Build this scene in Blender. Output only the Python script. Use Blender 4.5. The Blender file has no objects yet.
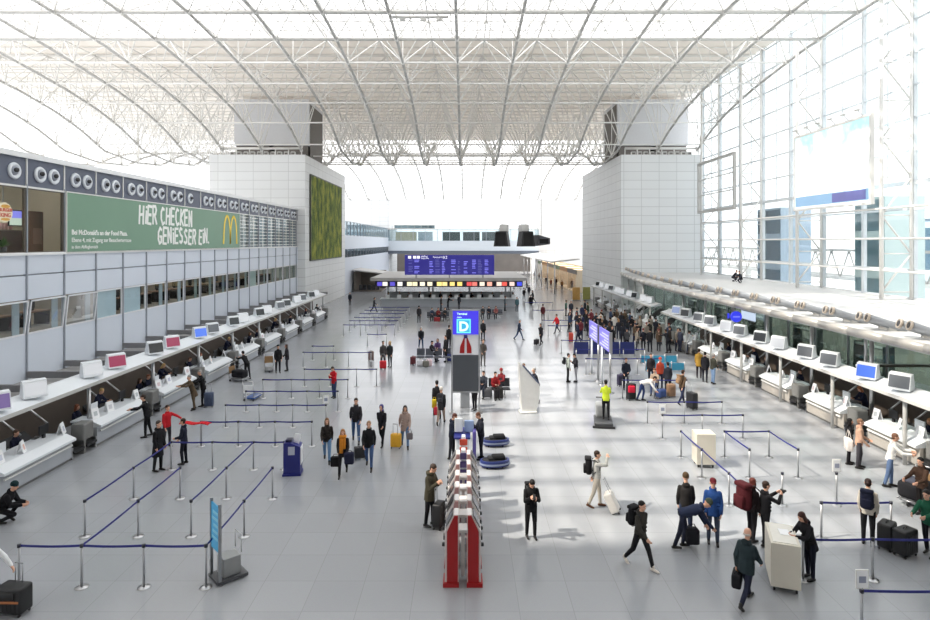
import bpy, bmesh, math, random
from mathutils import Vector, Matrix
R = math.radians
rng = random.Random(7)
scene = bpy.context.scene
C = scene.collection
ORD = ['first', 'second', 'third', 'fourth', 'fifth', 'sixth', 'seventh', 'eighth', 'ninth', 'tenth', 'eleventh',
       'twelfth', 'thirteenth', 'fourteenth', 'fifteenth', 'sixteenth', 'seventeenth', 'eighteenth', 'nineteenth',
       'twentieth', 'twenty-first', 'twenty-second', 'twenty-third', 'twenty-fourth', 'twenty-fifth', 'twenty-sixth',
       'twenty-seventh', 'twenty-eighth', 'twenty-ninth', 'thirtieth']
CAM_H, FOC = 8.0, 600.0


def g(px, py, z=0.0):
    """point of the hall at height z seen at photo position (px, py)"""
    y = FOC * (CAM_H - z) / (py - 242.0)
    return Vector(((px - 465.0) * y / FOC, y, z))


KIDS = {}

# ------------------------------------------------------------------ materials
MATS = {}


def pm(name, col, rough=0.5, metal=0.0, var=0.06, scale=6.0, bump=0.0, spec=0.5, coat=0.0):
    if name in MATS:
        return MATS[name]
    m = bpy.data.materials.new(name)
    m.use_nodes = True
    nt = m.node_tree
    b = nt.nodes['Principled BSDF']
    b.inputs['Roughness'].default_value = rough
    b.inputs['Metallic'].default_value = metal
    b.inputs['Specular IOR Level'].default_value = spec
    if coat:
        b.inputs['Coat Weight'].default_value = coat
        b.inputs['Coat Roughness'].default_value = 0.15
    tc = nt.nodes.new('ShaderNodeTexCoord')
    nz = nt.nodes.new('ShaderNodeTexNoise')
    nz.inputs['Scale'].default_value = scale
    nz.inputs['Detail'].default_value = 3
    nt.links.new(tc.outputs['Object'], nz.inputs['Vector'])
    mx = nt.nodes.new('ShaderNodeMix')
    mx.data_type = 'RGBA'
    lo = [max(0, c * (1 - var)) for c in col]
    hi = [min(1, c * (1 + var)) for c in col]
    mx.inputs[6].default_value = (*lo, 1)
    mx.inputs[7].default_value = (*hi, 1)
    nt.links.new(nz.outputs['Fac'], mx.inputs[0])
    nt.links.new(mx.outputs[2], b.inputs['Base Color'])
    if bump:
        bp = nt.nodes.new('ShaderNodeBump')
        bp.inputs['Strength'].default_value = bump
        bp.inputs['Distance'].default_value = 0.02
        nt.links.new(nz.outputs['Fac'], bp.inputs['Height'])
        nt.links.new(bp.outputs['Normal'], b.inputs['Normal'])
    MATS[name] = m
    return m


def glass(name, tint=(1, 1, 1), refl=0.08, rough=0.02, haze=0.0, tl=(0.95, 0.96, 0.97)):
    if name in MATS:
        return MATS[name]
    m = bpy.data.materials.new(name)
    m.use_nodes = True
    nt = m.node_tree
    nt.nodes.clear()
    out = nt.nodes.new('ShaderNodeOutputMaterial')
    tr = nt.nodes.new('ShaderNodeBsdfTransparent')
    tr.inputs[0].default_value = (*tint, 1)
    gl = nt.nodes.new('ShaderNodeBsdfGlossy')
    gl.inputs['Roughness'].default_value = rough
    mx = nt.nodes.new('ShaderNodeMixShader')
    lw = nt.nodes.new('ShaderNodeLayerWeight')
    lw.inputs['Blend'].default_value = 0.15
    ml = nt.nodes.new('ShaderNodeMath')
    ml.operation = 'MULTIPLY'
    ml.inputs[1].default_value = refl * 4
    ad = nt.nodes.new('ShaderNodeMath')
    ad.operation = 'ADD'
    ad.inputs[1].default_value = refl * 0.4
    ad.use_clamp = True
    nt.links.new(lw.outputs['Fresnel'], ml.inputs[0])
    nt.links.new(ml.outputs[0], ad.inputs[0])
    nt.links.new(ad.outputs[0], mx.inputs[0])
    nt.links.new(tr.outputs[0], mx.inputs[1])
    nt.links.new(gl.outputs[0], mx.inputs[2])
    last = mx
    if haze:
        tb = nt.nodes.new('ShaderNodeBsdfTranslucent')
        tb.inputs[0].default_value = (*tl, 1)
        m2 = nt.nodes.new('ShaderNodeMixShader')
        m2.inputs[0].default_value = haze
        nt.links.new(mx.outputs[0], m2.inputs[1])
        nt.links.new(tb.outputs[0], m2.inputs[2])
        last = m2
    nt.links.new(last.outputs[0], out.inputs[0])
    MATS[name] = m
    return m


def emit(name, col, s=1.0):
    if name in MATS:
        return MATS[name]
    m = bpy.data.materials.new(name)
    m.use_nodes = True
    b = m.node_tree.nodes['Principled BSDF']
    b.inputs['Base Color'].default_value = (*[c * 0.3 for c in col], 1)
    b.inputs['Roughness'].default_value = 0.3
    b.inputs['Emission Color'].default_value = (*col, 1)
    b.inputs['Emission Strength'].default_value = s
    MATS[name] = m
    return m


def srgb(r, g_, b):
    f = lambda c: (c / 255 / 12.92) if c / 255 <= 0.04045 else ((c / 255 + 0.055) / 1.055) ** 2.4
    return (f(r), f(g_), f(b))


# ------------------------------------------------------------------ mesh builder
class MB:
    def __init__(s):
        s.v, s.f = [], []

    def add(s, vs, fs):
        o = len(s.v)
        s.v += [tuple(v) for v in vs]
        s.f += [tuple(i + o for i in f) for f in fs]
        return s

    def box(s, c, d, rz=0.0, M=None):
        x, y, z = d[0] / 2, d[1] / 2, d[2] / 2
        vs = [Vector((a * x, b * y, e * z)) for a in (-1, 1) for b in (-1, 1) for e in (-1, 1)]
        m = M if M is not None else Matrix.Rotation(rz, 3, 'Z')
        vs = [m @ v + Vector(c) for v in vs]
        return s.add(vs, [(0, 1, 3, 2), (4, 6, 7, 5), (0, 4, 5, 1), (2, 3, 7, 6), (0, 2, 6, 4), (1, 5, 7, 3)])

    def b2(s, x0, x1, y0, y1, z0, z1):
        return s.box(((x0 + x1) / 2, (y0 + y1) / 2, (z0 + z1) / 2), (abs(x1 - x0), abs(y1 - y0), abs(z1 - z0)))

    def rbox(s, c, d, r=0.03, seg=2, rz=0.0, M=None):
        bm = bmesh.new()
        bmesh.ops.create_cube(bm, size=1)
        for v in bm.verts:
            v.co = Vector((v.co.x * d[0], v.co.y * d[1], v.co.z * d[2]))
        r = min(r, min(d) * 0.49)
        bmesh.ops.bevel(bm, geom=list(bm.edges), offset=r, segments=seg, affect='EDGES', profile=0.5)
        m = M if M is not None else Matrix.Rotation(rz, 3, 'Z')
        bm.verts.index_update()
        s.add([m @ v.co + Vector(c) for v in bm.verts], [[v.index for v in f.verts] for f in bm.faces])
        bm.free()
        return s

    def tube(s, a, b, r, n=8, r2=None, cap=True):
        a, b = Vector(a), Vector(b)
        d = b - a
        if d.length < 1e-6:
            return s
        d.normalize()
        u = d.cross(Vector((0, 0, 1)))
        if u.length < 1e-3:
            u = d.cross(Vector((0, 1, 0)))
        u.normalize()
        w = d.cross(u)
        r2 = r if r2 is None else r2
        vs = []
        for p, rr in ((a, r), (b, r2)):
            for i in range(n):
                t = 2 * math.pi * i / n
                vs.append(p + u * (math.cos(t) * rr) + w * (math.sin(t) * rr))
        fs = [(i, (i + 1) % n, n + (i + 1) % n, n + i) for i in range(n)]
        if cap:
            fs += [tuple(range(n - 1, -1, -1)), tuple(range(n, 2 * n))]
        return s.add(vs, fs)

    def path(s, pts, r, n=6):
        for a, b in zip(pts, pts[1:]):
            s.tube(a, b, r, n)
        return s

    def rings(s, rings):
        """rings: list of (centre, axis_u, axis_w, ru, rw)"""
        n = 16
        vs = []
        for c, u, w, ru, rw in rings:
            for i in range(n):
                t = 2 * math.pi * i / n
                vs.append(Vector(c) + Vector(u) * (math.cos(t) * ru) + Vector(w) * (math.sin(t) * rw))
        fs = []
        for k in range(len(rings) - 1):
            o = k * n
            fs += [(o + i, o + (i + 1) % n, o + n + (i + 1) % n, o + n + i) for i in range(n)]
        fs += [tuple(range(n - 1, -1, -1)), tuple(range(len(vs) - n, len(vs)))]
        return s.add(vs, fs)

    def ell(s, c, d, nu=12, nv=8, M=None):
        vs, fs = [], []
        for j in range(1, nv):
            ph = math.pi * j / nv
            for i in range(nu):
                t = 2 * math.pi * i / nu
                vs.append(Vector((math.sin(ph) * math.cos(t) * d[0], math.sin(ph) * math.sin(t) * d[1], math.cos(ph) * d[2])))
        vs += [Vector((0, 0, d[2])), Vector((0, 0, -d[2]))]
        for j in range(nv - 2):
            o = j * nu
            fs += [(o + i, o + nu + i, o + nu + (i + 1) % nu, o + (i + 1) % nu) for i in range(nu)]
        T, B = len(vs) - 2, len(vs) - 1
        o = (nv - 2) * nu
        fs += [(T, i, (i + 1) % nu) for i in range(nu)] + [(B, o + (i + 1) % nu, o + i) for i in range(nu)]
        m = M if M is not None else Matrix.Identity(3)
        return s.add([m @ v + Vector(c) for v in vs], fs)

    def caps(s, a, b, ra, rb, n=10):
        s.tube(a, b, ra, n, rb)
        s.ell(a, (ra,) * 3, n, 6)
        s.ell(b, (rb,) * 3, n, 6)
        return s

    def prism(s, prof, y0, y1, axis='y'):
        """closed 2D outline extruded; axis y: outline in xz, axis x: outline in yz, axis z: outline in xy"""
        n = len(prof)
        f = {'y': lambda p, t: (p[0], t, p[1]), 'x': lambda p, t: (t, p[0], p[1]), 'z': lambda p, t: (p[0], p[1], t)}[axis]
        vs = [f(p, y0) for p in prof] + [f(p, y1) for p in prof]
        fs = [(i, (i + 1) % n, n + (i + 1) % n, n + i) for i in range(n)]
        fs += [tuple(range(n - 1, -1, -1)), tuple(range(n, 2 * n))]
        return s.add(vs, fs)

    def lathe(s, prof, c=(0, 0, 0), n=16, M=None):
        vs, fs = [], []
        m = M if M is not None else Matrix.Identity(3)
        for r, z in prof:
            for i in range(n):
                t = 2 * math.pi * i / n
                vs.append(m @ Vector((r * math.cos(t), r * math.sin(t), z)) + Vector(c))
        for k in range(len(prof) - 1):
            o = k * n
            fs += [(o + i, o + (i + 1) % n, o + n + (i + 1) % n, o + n + i) for i in range(n)]
        return s.add(vs, fs)

    def mesh(s, name, fix=True):
        me = bpy.data.meshes.new(name)
        me.from_pydata(s.v, [], s.f)
        if fix:
            bm = bmesh.new()
            bm.from_mesh(me)
            bmesh.ops.recalc_face_normals(bm, faces=bm.faces)
            bm.to_mesh(me)
            bm.free()
        return me

    def build(s, name, mat, parent=None, smooth=False, loc=None):
        me = s.mesh(name)
        if mat:
            me.materials.append(mat)
        if smooth:
            me.shade_smooth()
            if smooth == 'auto':
                try:
                    me.set_sharp_from_angle(angle=R(40))
                except Exception:
                    pass
        o = bpy.data.objects.new(name, me)
        C.objects.link(o)
        if parent:
            par(o, parent)
        if loc:
            o.location = loc
        return o


def tag(o, label, cat, group=None, kind=None):
    o['label'] = label
    o['category'] = cat
    if group:
        o['group'] = group
    if kind:
        o['kind'] = kind
    return o


def thing(name, label, cat, loc=(0, 0, 0), rz=0.0, group=None):
    o = bpy.data.objects.new(name, None)
    o.empty_display_size = 0.1
    C.objects.link(o)
    o.location = loc
    o.rotation_euler = (0, 0, rz)
    return tag(o, label, cat, group)


def struct(name, mb, m, smooth=False, label=None):
    o = mb.build(name, m, smooth=smooth)
    o['kind'] = 'structure'
    if label:
        o['label'] = label
    return o


def kids(o):
    return list(KIDS.get(o.name, []))


def par(c, p):
    c.parent = p
    KIDS.setdefault(p.name, []).append(c)


def dup(o, loc=None, rz=None, label=None, group=None, parent=None):
    c = o.copy()
    C.objects.link(c)
    if parent:
        par(c, parent)
    for ch in kids(o):
        dup(ch, parent=c)
    if loc is not None:
        c.location = loc
    if rz is not None:
        c.rotation_euler = (0, 0, rz)
    if label:
        c['label'] = label
    if group:
        c['group'] = group
    return c


def solid(mb, voxel, name, it=2):
    me = mb.mesh(name, fix=True)
    o = bpy.data.objects.new('work', me)
    C.objects.link(o)
    m = o.modifiers.new('r', 'REMESH')
    m.mode = 'VOXEL'
    m.voxel_size = voxel
    m.use_smooth_shade = True
    if it:
        s = o.modifiers.new('s', 'SMOOTH')
        s.factor = 0.5
        s.iterations = it
    dg = bpy.context.evaluated_depsgraph_get()
    me2 = bpy.data.meshes.new_from_object(o.evaluated_get(dg))
    me2.name = name
    me2.materials.clear()
    me2.materials.append(None)
    bpy.data.objects.remove(o)
    bpy.data.meshes.remove(me)
    me2.shade_smooth()
    return me2


def text_obj(name, body, size, mat, parent, M, extrude=0.004, bold=0.0, align='LEFT', spacing=1.0, sx=1.0):
    cu = bpy.data.curves.new(name, 'FONT')
    cu.body = body
    cu.size = size
    cu.extrude = extrude
    cu.offset = bold
    cu.align_x = align
    cu.space_character = spacing
    cu.resolution_u = 3
    o = bpy.data.objects.new('work', cu)
    C.objects.link(o)
    dg = bpy.context.evaluated_depsgraph_get()
    me = bpy.data.meshes.new_from_object(o.evaluated_get(dg))
    bpy.data.objects.remove(o)
    bpy.data.curves.remove(cu)
    S = Matrix.Diagonal((sx, 1, 1, 1))
    me.transform(M @ S)
    me.materials.clear()
    me.materials.append(mat)
    t = bpy.data.objects.new(name, me)
    C.objects.link(t)
    if parent:
        par(t, parent)
    return t


def frame_m(origin, ux, uy):
    ux, uy = Vector(ux).normalized(), Vector(uy).normalized()
    n = ux.cross(uy)
    M = Matrix((ux, uy, n)).transposed().to_4x4()
    M.translation = Vector(origin)
    return M
# ------------------------------------------------------------------ people
SKIN = pm('skin_light', srgb(214, 165, 140), 0.55, var=0.04, scale=12)
SKIN_D = pm('skin_tan', srgb(180, 128, 100), 0.55, var=0.04, scale=12)
EYE = pm('eye_dark', (0.02, 0.015, 0.012), 0.3)


def cloth(rgb):
    n = 'cloth_%d_%d_%d' % rgb
    return pm(n, srgb(*rgb), 0.85, var=0.16, scale=14, bump=0.35, spec=0.25)


def hairm(rgb):
    return pm('hair_%d_%d_%d' % rgb, srgb(*rgb), 0.6, var=0.2, scale=40, bump=0.3, spec=0.3)


def leatherm(rgb):
    return pm('shoe_%d_%d_%d' % rgb, srgb(*rgb), 0.45, var=0.1, scale=20, spec=0.4)


BLACK, NAVY, CHAR = (24, 24, 27), (26, 30, 46), (44, 45, 50)
JEANS, DJEANS = (62, 92, 138), (38, 48, 70)

POSES = {
    #        lean  legs ((thigh, knee) left, right)   arms ((pitch, abduct, elbow, inward) left, right)
    'stand': dict(lean=2, legs=((4, 5), (-3, 4)), arms=((4, 9, 18, 4), (2, 9, 14, 4))),
    'idle': dict(lean=3, legs=((8, 14), (-3, 2)), arms=((12, 10, 60, 25), (8, 9, 35, 15))),
    'phone': dict(lean=3, hp=22, legs=((4, 5), (-3, 4)), arms=((22, 8, 105, 28), (22, 8, 112, 28))),
    'walk': dict(lean=5, legs=((26, 8), (-18, 22)), arms=((-22, 8, 22, 4), (24, 8, 26, 8))),
    'walk_back': dict(lean=5, legs=((-16, 24), (24, 6)), arms=((22, 8, 26, 8), (-20, 8, 22, 4))),
    'pull': dict(lean=7, legs=((22, 8), (-16, 22)), arms=((20, 8, 26, 8), (-34, 10, 6, 0))),
    'pull_left': dict(lean=7, legs=((-16, 22), (22, 8)), arms=((-34, 10, 6, 0), (20, 8, 26, 8))),
    'reach': dict(lean=12, legs=((6, 6), (-8, 6)), arms=((58, 8, 28, 10), (48, 8, 40, 10))),
    'lean': dict(lean=38, hp=-12, legs=((2, 6), (-8, 4)), arms=((70, 10, 25, 15), (66, 10, 30, 15))),
    'bend': dict(lean=72, hp=5, legs=((12, 22), (-14, 6)), arms=((18, 8, 12, 5), (30, 6, 10, 5))),
    'sit': dict(lean=6, hp=6, legs=((84, 84), (80, 78)), arms=((30, 8, 60, 25), (32, 8, 62, 25)), seat=True),
    'crouch': dict(lean=35, hp=-4, legs=((100, 138), (70, 135)), arms=((50, 8, 40, 15), (50, 8, 40, 15)), seat=True),
    'shade': dict(lean=0, legs=((10, 6), (-14, 8)), arms=((-18, 10, 8, 0), (98, 14, 70, 45))),
    'write': dict(lean=18, hp=18, legs=((3, 4), (-2, 3)), arms=((42, 8, 55, 25), (38, 8, 60, 25))),
    'drive': dict(lean=6, legs=((5, 6), (-3, 4)), arms=((42, 10, 36, 5), (42, 10, 36, 5))),
    'arm_out': dict(lean=3, legs=((4, 5), (-3, 4)), arms=((62, 30, 8, -10), (6, 9, 18, 4))),
    'photo': dict(lean=2, legs=((6, 6), (-5, 4)), arms=((62, 12, 75, 30), (62, 12, 75, 30))),
}


def fk(P):
    L = R(P.get('lean', 0))
    u = Vector((0, -math.sin(L), math.cos(L)))
    f = Vector((0, -math.cos(L), -math.sin(L)))
    J = {'u': u, 'f': f, 'hip': Vector((0, 0, 0))}
    for i, s in ((0, 1), (1, -1)):
        a, k = P['legs'][i]
        a, b = R(a), R(a - k)
        h = Vector((0.09 * s, 0, -0.02))
        sp = P.get('splay', 0.03) * s
        kn = h + Vector((sp, -math.sin(a), -math.cos(a))).normalized() * 0.44
        an = kn + Vector((sp * 0.3, -math.sin(b), -math.cos(b))).normalized() * 0.41
        J['h%d' % i], J['k%d' % i], J['a%d' % i] = h, kn, an
        J['b%d' % i] = b
    lo = min(J['a0'].z, J['a1'].z) - 0.085
    for q in list(J):
        if isinstance(J[q], Vector) and q not in 'uf':
            J[q] = J[q] - Vector((0, 0, lo))
    hip = J['hip']
    J['neck'] = hip + u * 0.535
    hl = L * 0.55 + R(P.get('hp', 0))
    hu = Vector((0, -math.sin(hl), math.cos(hl)))
    J['hu'] = hu
    J['head'] = J['neck'] + hu * 0.172 + Vector((0, -math.cos(hl), -math.sin(hl))) * 0.018
    yaw = R(P.get('yaw', 0))
    hf = Vector((0, -math.cos(hl), -math.sin(hl)))
    hf = Matrix.Rotation(yaw, 3, hu) @ hf
    J['hf'], J['hs'] = hf, hu.cross(hf) * -1
    for i, s in ((0, 1), (1, -1)):
        p, ab, e, inw = [R(x) for x in P['arms'][i]]
        sh = hip + u * 0.44 + Vector((0.16 * s, 0, 0))
        d1 = Vector((s * math.sin(ab), -math.sin(p) * math.cos(ab), -math.cos(p) * math.cos(ab)))
        q = p + e
        d2 = Vector((-s * math.sin(inw), -math.sin(q) * math.cos(inw), -math.cos(q) * math.cos(inw)))
        el = sh + d1 * 0.285
        wr = el + d2 * 0.245
        J['s%d' % i], J['e%d' % i], J['w%d' % i], J['d%d' % i] = sh, el, wr, d2
        J['hand%d' % i] = wr + d2 * 0.09
    return J


def hand(mb, w, d, s, fine):
    d = d.normalized()
    n = Vector((-s, 0, 0))
    n = (n - d * n.dot(d))
    n = n.normalized() if n.length > 0.2 else Vector((0, 0, -1))
    l = d.cross(n) * s
    Mx = Matrix((l, n, d)).transposed()
    if not fine:
        mb.ell(w + d * 0.085, (0.042, 0.026, 0.09), 8, 6, Mx)
        return
    mb.rbox(w + d * 0.055, (0.084, 0.03, 0.1), 0.012, 2, M=Mx)
    for k, ln in enumerate((0.07, 0.08, 0.075, 0.058)):
        a = w + d * 0.09 + l * (0.033 - 0.022 * k) * 1.0
        b = a + (d * 0.9 + n * 0.25).normalized() * ln * 0.55
        c = b + (d * 0.5 + n * 0.8).normalized() * ln * 0.5
        mb.caps(a, b, 0.0098, 0.0092, 8)
        mb.caps(b, c, 0.0092, 0.0085, 8)
    a = w + d * 0.03 + l * 0.036
    b = a + (d * 0.6 + l * 0.75 + n * 0.2).normalized() * 0.042
    c = b + (d * 0.85 + l * 0.1 + n * 0.5).normalized() * 0.032
    mb.caps(a, b, 0.0125, 0.011, 8)
    mb.caps(b, c, 0.011, 0.0095, 8)


def person_meshes(P, hair='short', hem=0.1, bulk=1.0, fine=True, collar=False, shorts=False, fringe=False, key='p'):
    """meshes of one figure facing -Y with its feet on z = 0"""
    J = fk(P)
    u, f, hip = J['u'], J['f'], J['hip']
    X = Vector((1, 0, 0))
    vx = 0.0085 if fine else 0.022
    out = {}
    # continuous body: trunk, neck, head, arms, hands, legs, feet
    mb = MB()
    mb.rings([(hip - u * 0.09, X, f, 0.12, 0.09), (hip, X, f, 0.15, 0.105), (hip + u * 0.18, X, f, 0.125, 0.09),
              (hip + u * 0.36, X, f, 0.15, 0.105), (hip + u * 0.46, X, f, 0.13, 0.08), (hip + u * 0.54, X, f, 0.06, 0.055)])
    mb.caps(J['neck'] - u * 0.04, J['neck'] + J['hu'] * 0.1, 0.056, 0.052)
    hu, hf, hs = J['hu'], J['hf'], J['hs']
    hc = J['head']
    Mh = Matrix((hs, hf, hu)).transposed()
    mb.ell(hc + hu * 0.03 - hf * 0.012, (0.076, 0.096, 0.095), 16, 12, Mh)
    mb.ell(hc - hu * 0.035 + hf * 0.018, (0.058, 0.068, 0.08), 14, 10, Mh)
    mb.ell(hc - hu * 0.085 + hf * 0.05, (0.03, 0.028, 0.024), 10, 8, Mh)
    mb.caps(hc + hu * 0.012 + hf * 0.085, hc - hu * 0.022 + hf * 0.1, 0.011, 0.017, 8)
    mb.ell(hc - hu * 0.058 + hf * 0.078, (0.024, 0.012, 0.007), 8, 6, Mh)
    mb.ell(hc + hu * 0.036 + hf * 0.078, (0.05, 0.012, 0.008), 8, 6, Mh)
    for s in (1, -1):
        mb.ell(hc + hs * 0.078 * s - hf * 0.012, (0.012, 0.02, 0.032), 8, 6, Mh)
    for i, s in ((0, 1), (1, -1)):
        mb.caps(J['s%d' % i] - u * 0.01, J['e%d' % i], 0.046, 0.038)
        mb.caps(J['e%d' % i], J['w%d' % i], 0.038, 0.027)
        hand(mb, J['w%d' % i], J['d%d' % i], s, fine)
        mb.caps(J['h%d' % i], J['k%d' % i], 0.07, 0.05)
        mb.caps(J['k%d' % i], J['a%d' % i], 0.05, 0.034)
        mb.ell(J['a%d' % i] + Vector((0, 0, -0.02)), (0.034, 0.036, 0.04), 10, 8)
    out['body'] = solid(mb, vx, key + '_body', 1)
    # jacket
    mb = MB()
    b = bulk
    rs = [(hip - u * hem, X, f, (0.165 + 0.14 * max(0, hem - 0.1)) * b, (0.125 + 0.12 * max(0, hem - 0.1)) * b), (hip + u * 0.02, X, f, 0.175 * b, 0.128 * b),
          (hip + u * 0.17, X, f, 0.16 * b, 0.118 * b), (hip + u * 0.33, X, f, 0.178 * b, 0.13 * b),
          (hip + u * 0.405, X, f, 0.185 * b, 0.122 * b), (hip + u * 0.455, X, f, 0.15 * b, 0.105 * b), (hip + u * 0.495, X, f, 0.108, 0.09), (hip + u * 0.545, X, f, 0.076, 0.074)]
    mb.rings(rs)
    for i in (0, 1):
        mb.caps(J['s%d' % i], J['e%d' % i], 0.064 * b, 0.057 * b)
        mb.caps(J['e%d' % i], J['e%d' % i].lerp(J['w%d' % i], 0.94), 0.056 * b, 0.045 * b)
    mb.rings([(J['neck'] - u * 0.03, X, f, 0.085, 0.082), (J['neck'] + u * 0.04, X, f, 0.074, 0.074)])
    if fine:
        mb.ell(J['neck'] - u * 0.01 - f * 0.075, (0.105, 0.05, 0.075), 12, 8)
        for s in (1, -1):
            for qz in (0.06, 0.16, 0.27):
                mb.ell(hip + u * qz + X * 0.1 * s * b - f * -0.075 * b, (0.055, 0.05, 0.035), 8, 6)
    if collar:
        for t in range(10):
            a = 2 * math.pi * t / 10
            mb.ell(J['neck'] + u * 0.02 - f * 0.015 + X * 0.095 * math.cos(a) + f * 0.09 * math.sin(a), (0.045,) * 3, 8, 6)
    out['jacket'] = solid(mb, 0.013 if fine else 0.024, key + '_jacket', 2)
    # trousers
    mb = MB()
    mb.ell(hip - u * 0.02, (0.158, 0.12, 0.11))
    for i in (0, 1):
        h, k, a = J['h%d' % i], J['k%d' % i], J['a%d' % i]
        mb.caps(h, k, 0.092, 0.068)
        if shorts:
            mb.caps(k, k.lerp(a, 0.3), 0.068, 0.06)
        else:
            mb.caps(k, k.lerp(a, 0.93), 0.064, 0.05)
    out['trousers'] = solid(mb, 0.013 if fine else 0.024, key + '_trousers', 2)
    for i, s in ((0, 1), (1, -1)):
        mb = MB()
        a = J['a%d' % i]
        bb = J['b%d' % i]
        t = -max(-0.9, min(0.5, bb)) if a.z > 0.11 else 0
        fw = Vector((0.015 * s, -math.cos(t), math.sin(t) * -1 if a.z <= 0.11 else -abs(math.sin(t))))
        dn = Vector((0, 0, -0.042))
        mb.caps(a + dn - fw * 0.045, a + dn + fw * 0.06, 0.04, 0.042, 10)
        mb.caps(a + dn + fw * 0.06, a + dn + fw * 0.165 + Vector((0, 0, -0.008)), 0.042, 0.032, 10)
        mb.caps(a + Vector((0, 0, -0.03)), a + Vector((0, 0, 0.04)), 0.042, 0.045, 10)
        out['shoe%d' % i] = solid(mb, 0.012 if fine else 0.02, key + '_shoe', 2)
    # hair or headgear
    mb = MB()
    if hair in ('short', 'long', 'cap', 'bun'):
        mb.ell(hc + hu * 0.05 - hf * 0.022, (0.084, 0.1, 0.088), 14, 10, Mh)
        mb.ell(hc + hu * 0.0 - hf * 0.048, (0.08, 0.062, 0.085), 12, 8, Mh)
    if hair == 'long':
        mb.ell(hc - hu * 0.1 - hf * 0.06, (0.088, 0.05, 0.13), 12, 8, Mh)
        for s in (1, -1):
            mb.ell(hc - hu * 0.06 - hf * 0.01 + hs * 0.075 * s, (0.026, 0.05, 0.12), 10, 8, Mh)
    if hair == 'bun':
        mb.ell(hc + hu * 0.02 - hf * 0.12, (0.045, 0.045, 0.045), 10, 8, Mh)
    if hair == 'fringe':
        mb.ell(hc - hu * 0.005 - hf * 0.048, (0.086, 0.066, 0.045), 14, 10, Mh)
    if hair in ('beanie',):
        mb.ell(hc + hu * 0.062 - hf * 0.014, (0.09, 0.108, 0.098), 14, 10, Mh)
        mb.ell(hc + hu * 0.03 - hf * 0.012, (0.092, 0.11, 0.03), 14, 8, Mh)
    if hair == 'hood':
        mb.ell(hc + hu * 0.035 - hf * 0.035, (0.1, 0.105, 0.125), 14, 10, Mh)
        mb.ell(hc - hu * 0.11 - hf * 0.05, (0.1, 0.085, 0.07), 12, 8, Mh)
    out['hair'] = solid(mb, 0.012 if fine else 0.02, key + '_hair', 1)
    if hair == 'cap':
        mb = MB()
        mb.ell(hc + hu * 0.075 - hf * 0.012, (0.088, 0.104, 0.07), 14, 10, Mh)
        mb.rbox(hc + hu * 0.062 + hf * 0.115, (0.14, 0.11, 0.014), 0.006, 2, M=Mh)
        out['cap'] = solid(mb, 0.011, key + '_cap', 1)
    J['eyes'] = [(hc + hu * 0.016 + hf * 0.078 + hs * 0.031 * s) for s in (1, -1)]
    out['J'] = J
    return out


PART_NAMES = {'body': 'body', 'jacket': 'jacket', 'trousers': 'trousers', 'shoe0': 'shoe', 'shoe1': 'shoe', 'hair': 'hair', 'cap': 'cap'}
LIB = {}
PEOPLE = []


def person(loc, rz, label, pose='stand', jacket=BLACK, trousers=CHAR, hair='short', hairc=(50, 36, 28), shoes=(28, 26, 26),
           skin=SKIN, height=1.74, fine=False, hem=0.1, bulk=1.0, collar=False, shorts=False, group=None, over=None, cap=(110, 24, 34), cat='person', base=0.0):
    P = dict(POSES[pose])
    if over:
        P.update(over)
    k = (pose, hair, hem, bulk, collar, shorts, fine, str(sorted((over or {}).items())))
    if k not in LIB:
        LIB[k] = person_meshes(P, hair, hem, bulk, fine, collar, shorts, key='figure')
    ms = LIB[k]
    rt = thing('person', label, cat, loc, R(rz), group)
    sc = height / 1.80
    rt.scale = (sc, sc, sc)
    if hair == 'cap':
        hm = hairm(hairc)
    elif hair in ('beanie', 'hood'):
        hm = cloth(hairc)
    else:
        hm = hairm(hairc)
    cols = {'body': skin, 'jacket': cloth(jacket), 'trousers': cloth(trousers), 'shoe0': leatherm(shoes), 'shoe1': leatherm(shoes), 'hair': hm, 'cap': cloth(cap)}
    for q, nm in PART_NAMES.items():
        if q not in ms:
            continue
        if q == 'hair' and hair == 'bald':
            continue
        pn = {'beanie': 'beanie', 'hood': 'hood'}.get(hair, 'hair') if q == 'hair' else nm
        if q == 'jacket' and hem > 0.3:
            pn = 'coat'
        o = bpy.data.objects.new(pn, ms[q])
        C.objects.link(o)
        par(o, rt)
        if q == 'body':
            body_o = o
        o.material_slots[0].link = 'OBJECT'
        o.material_slots[0].material = cols[q]
    if fine:
        for e in ms['J']['eyes']:
            MB().ell(e, (0.013, 0.013, 0.009), 8, 6).build('eye', EYE, body_o, True)
    rt['_h'] = height
    del rt['_h']
    PEOPLE.append(rt)
    # world places of hands and back, for bags
    W = Matrix.Translation(Vector(loc)) @ Matrix.Rotation(R(rz), 4, 'Z') @ Matrix.Scale(sc, 4)
    J = ms['J']
    return rt, {'L': W @ J['hand0'], 'R': W @ J['hand1'], 'back': W @ (J['hip'] + J['u'] * 0.33 - J['f'] * 0.13 * bulk),
                'u': (W.to_3x3() @ J['u']).normalized(), 'f': (W.to_3x3() @ J['f']).normalized(), 'W': W, 'sc': sc}


# ------------------------------------------------------------------ bags
DARKM = pm('black_plastic', (0.02, 0.02, 0.022), 0.4)
METAL = pm('brushed_steel', (0.5, 0.5, 0.51), 0.3, 1.0, var=0.05)
DSTEEL = pm('steel_rod', (0.35, 0.36, 0.38), 0.35, 0.9)


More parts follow.
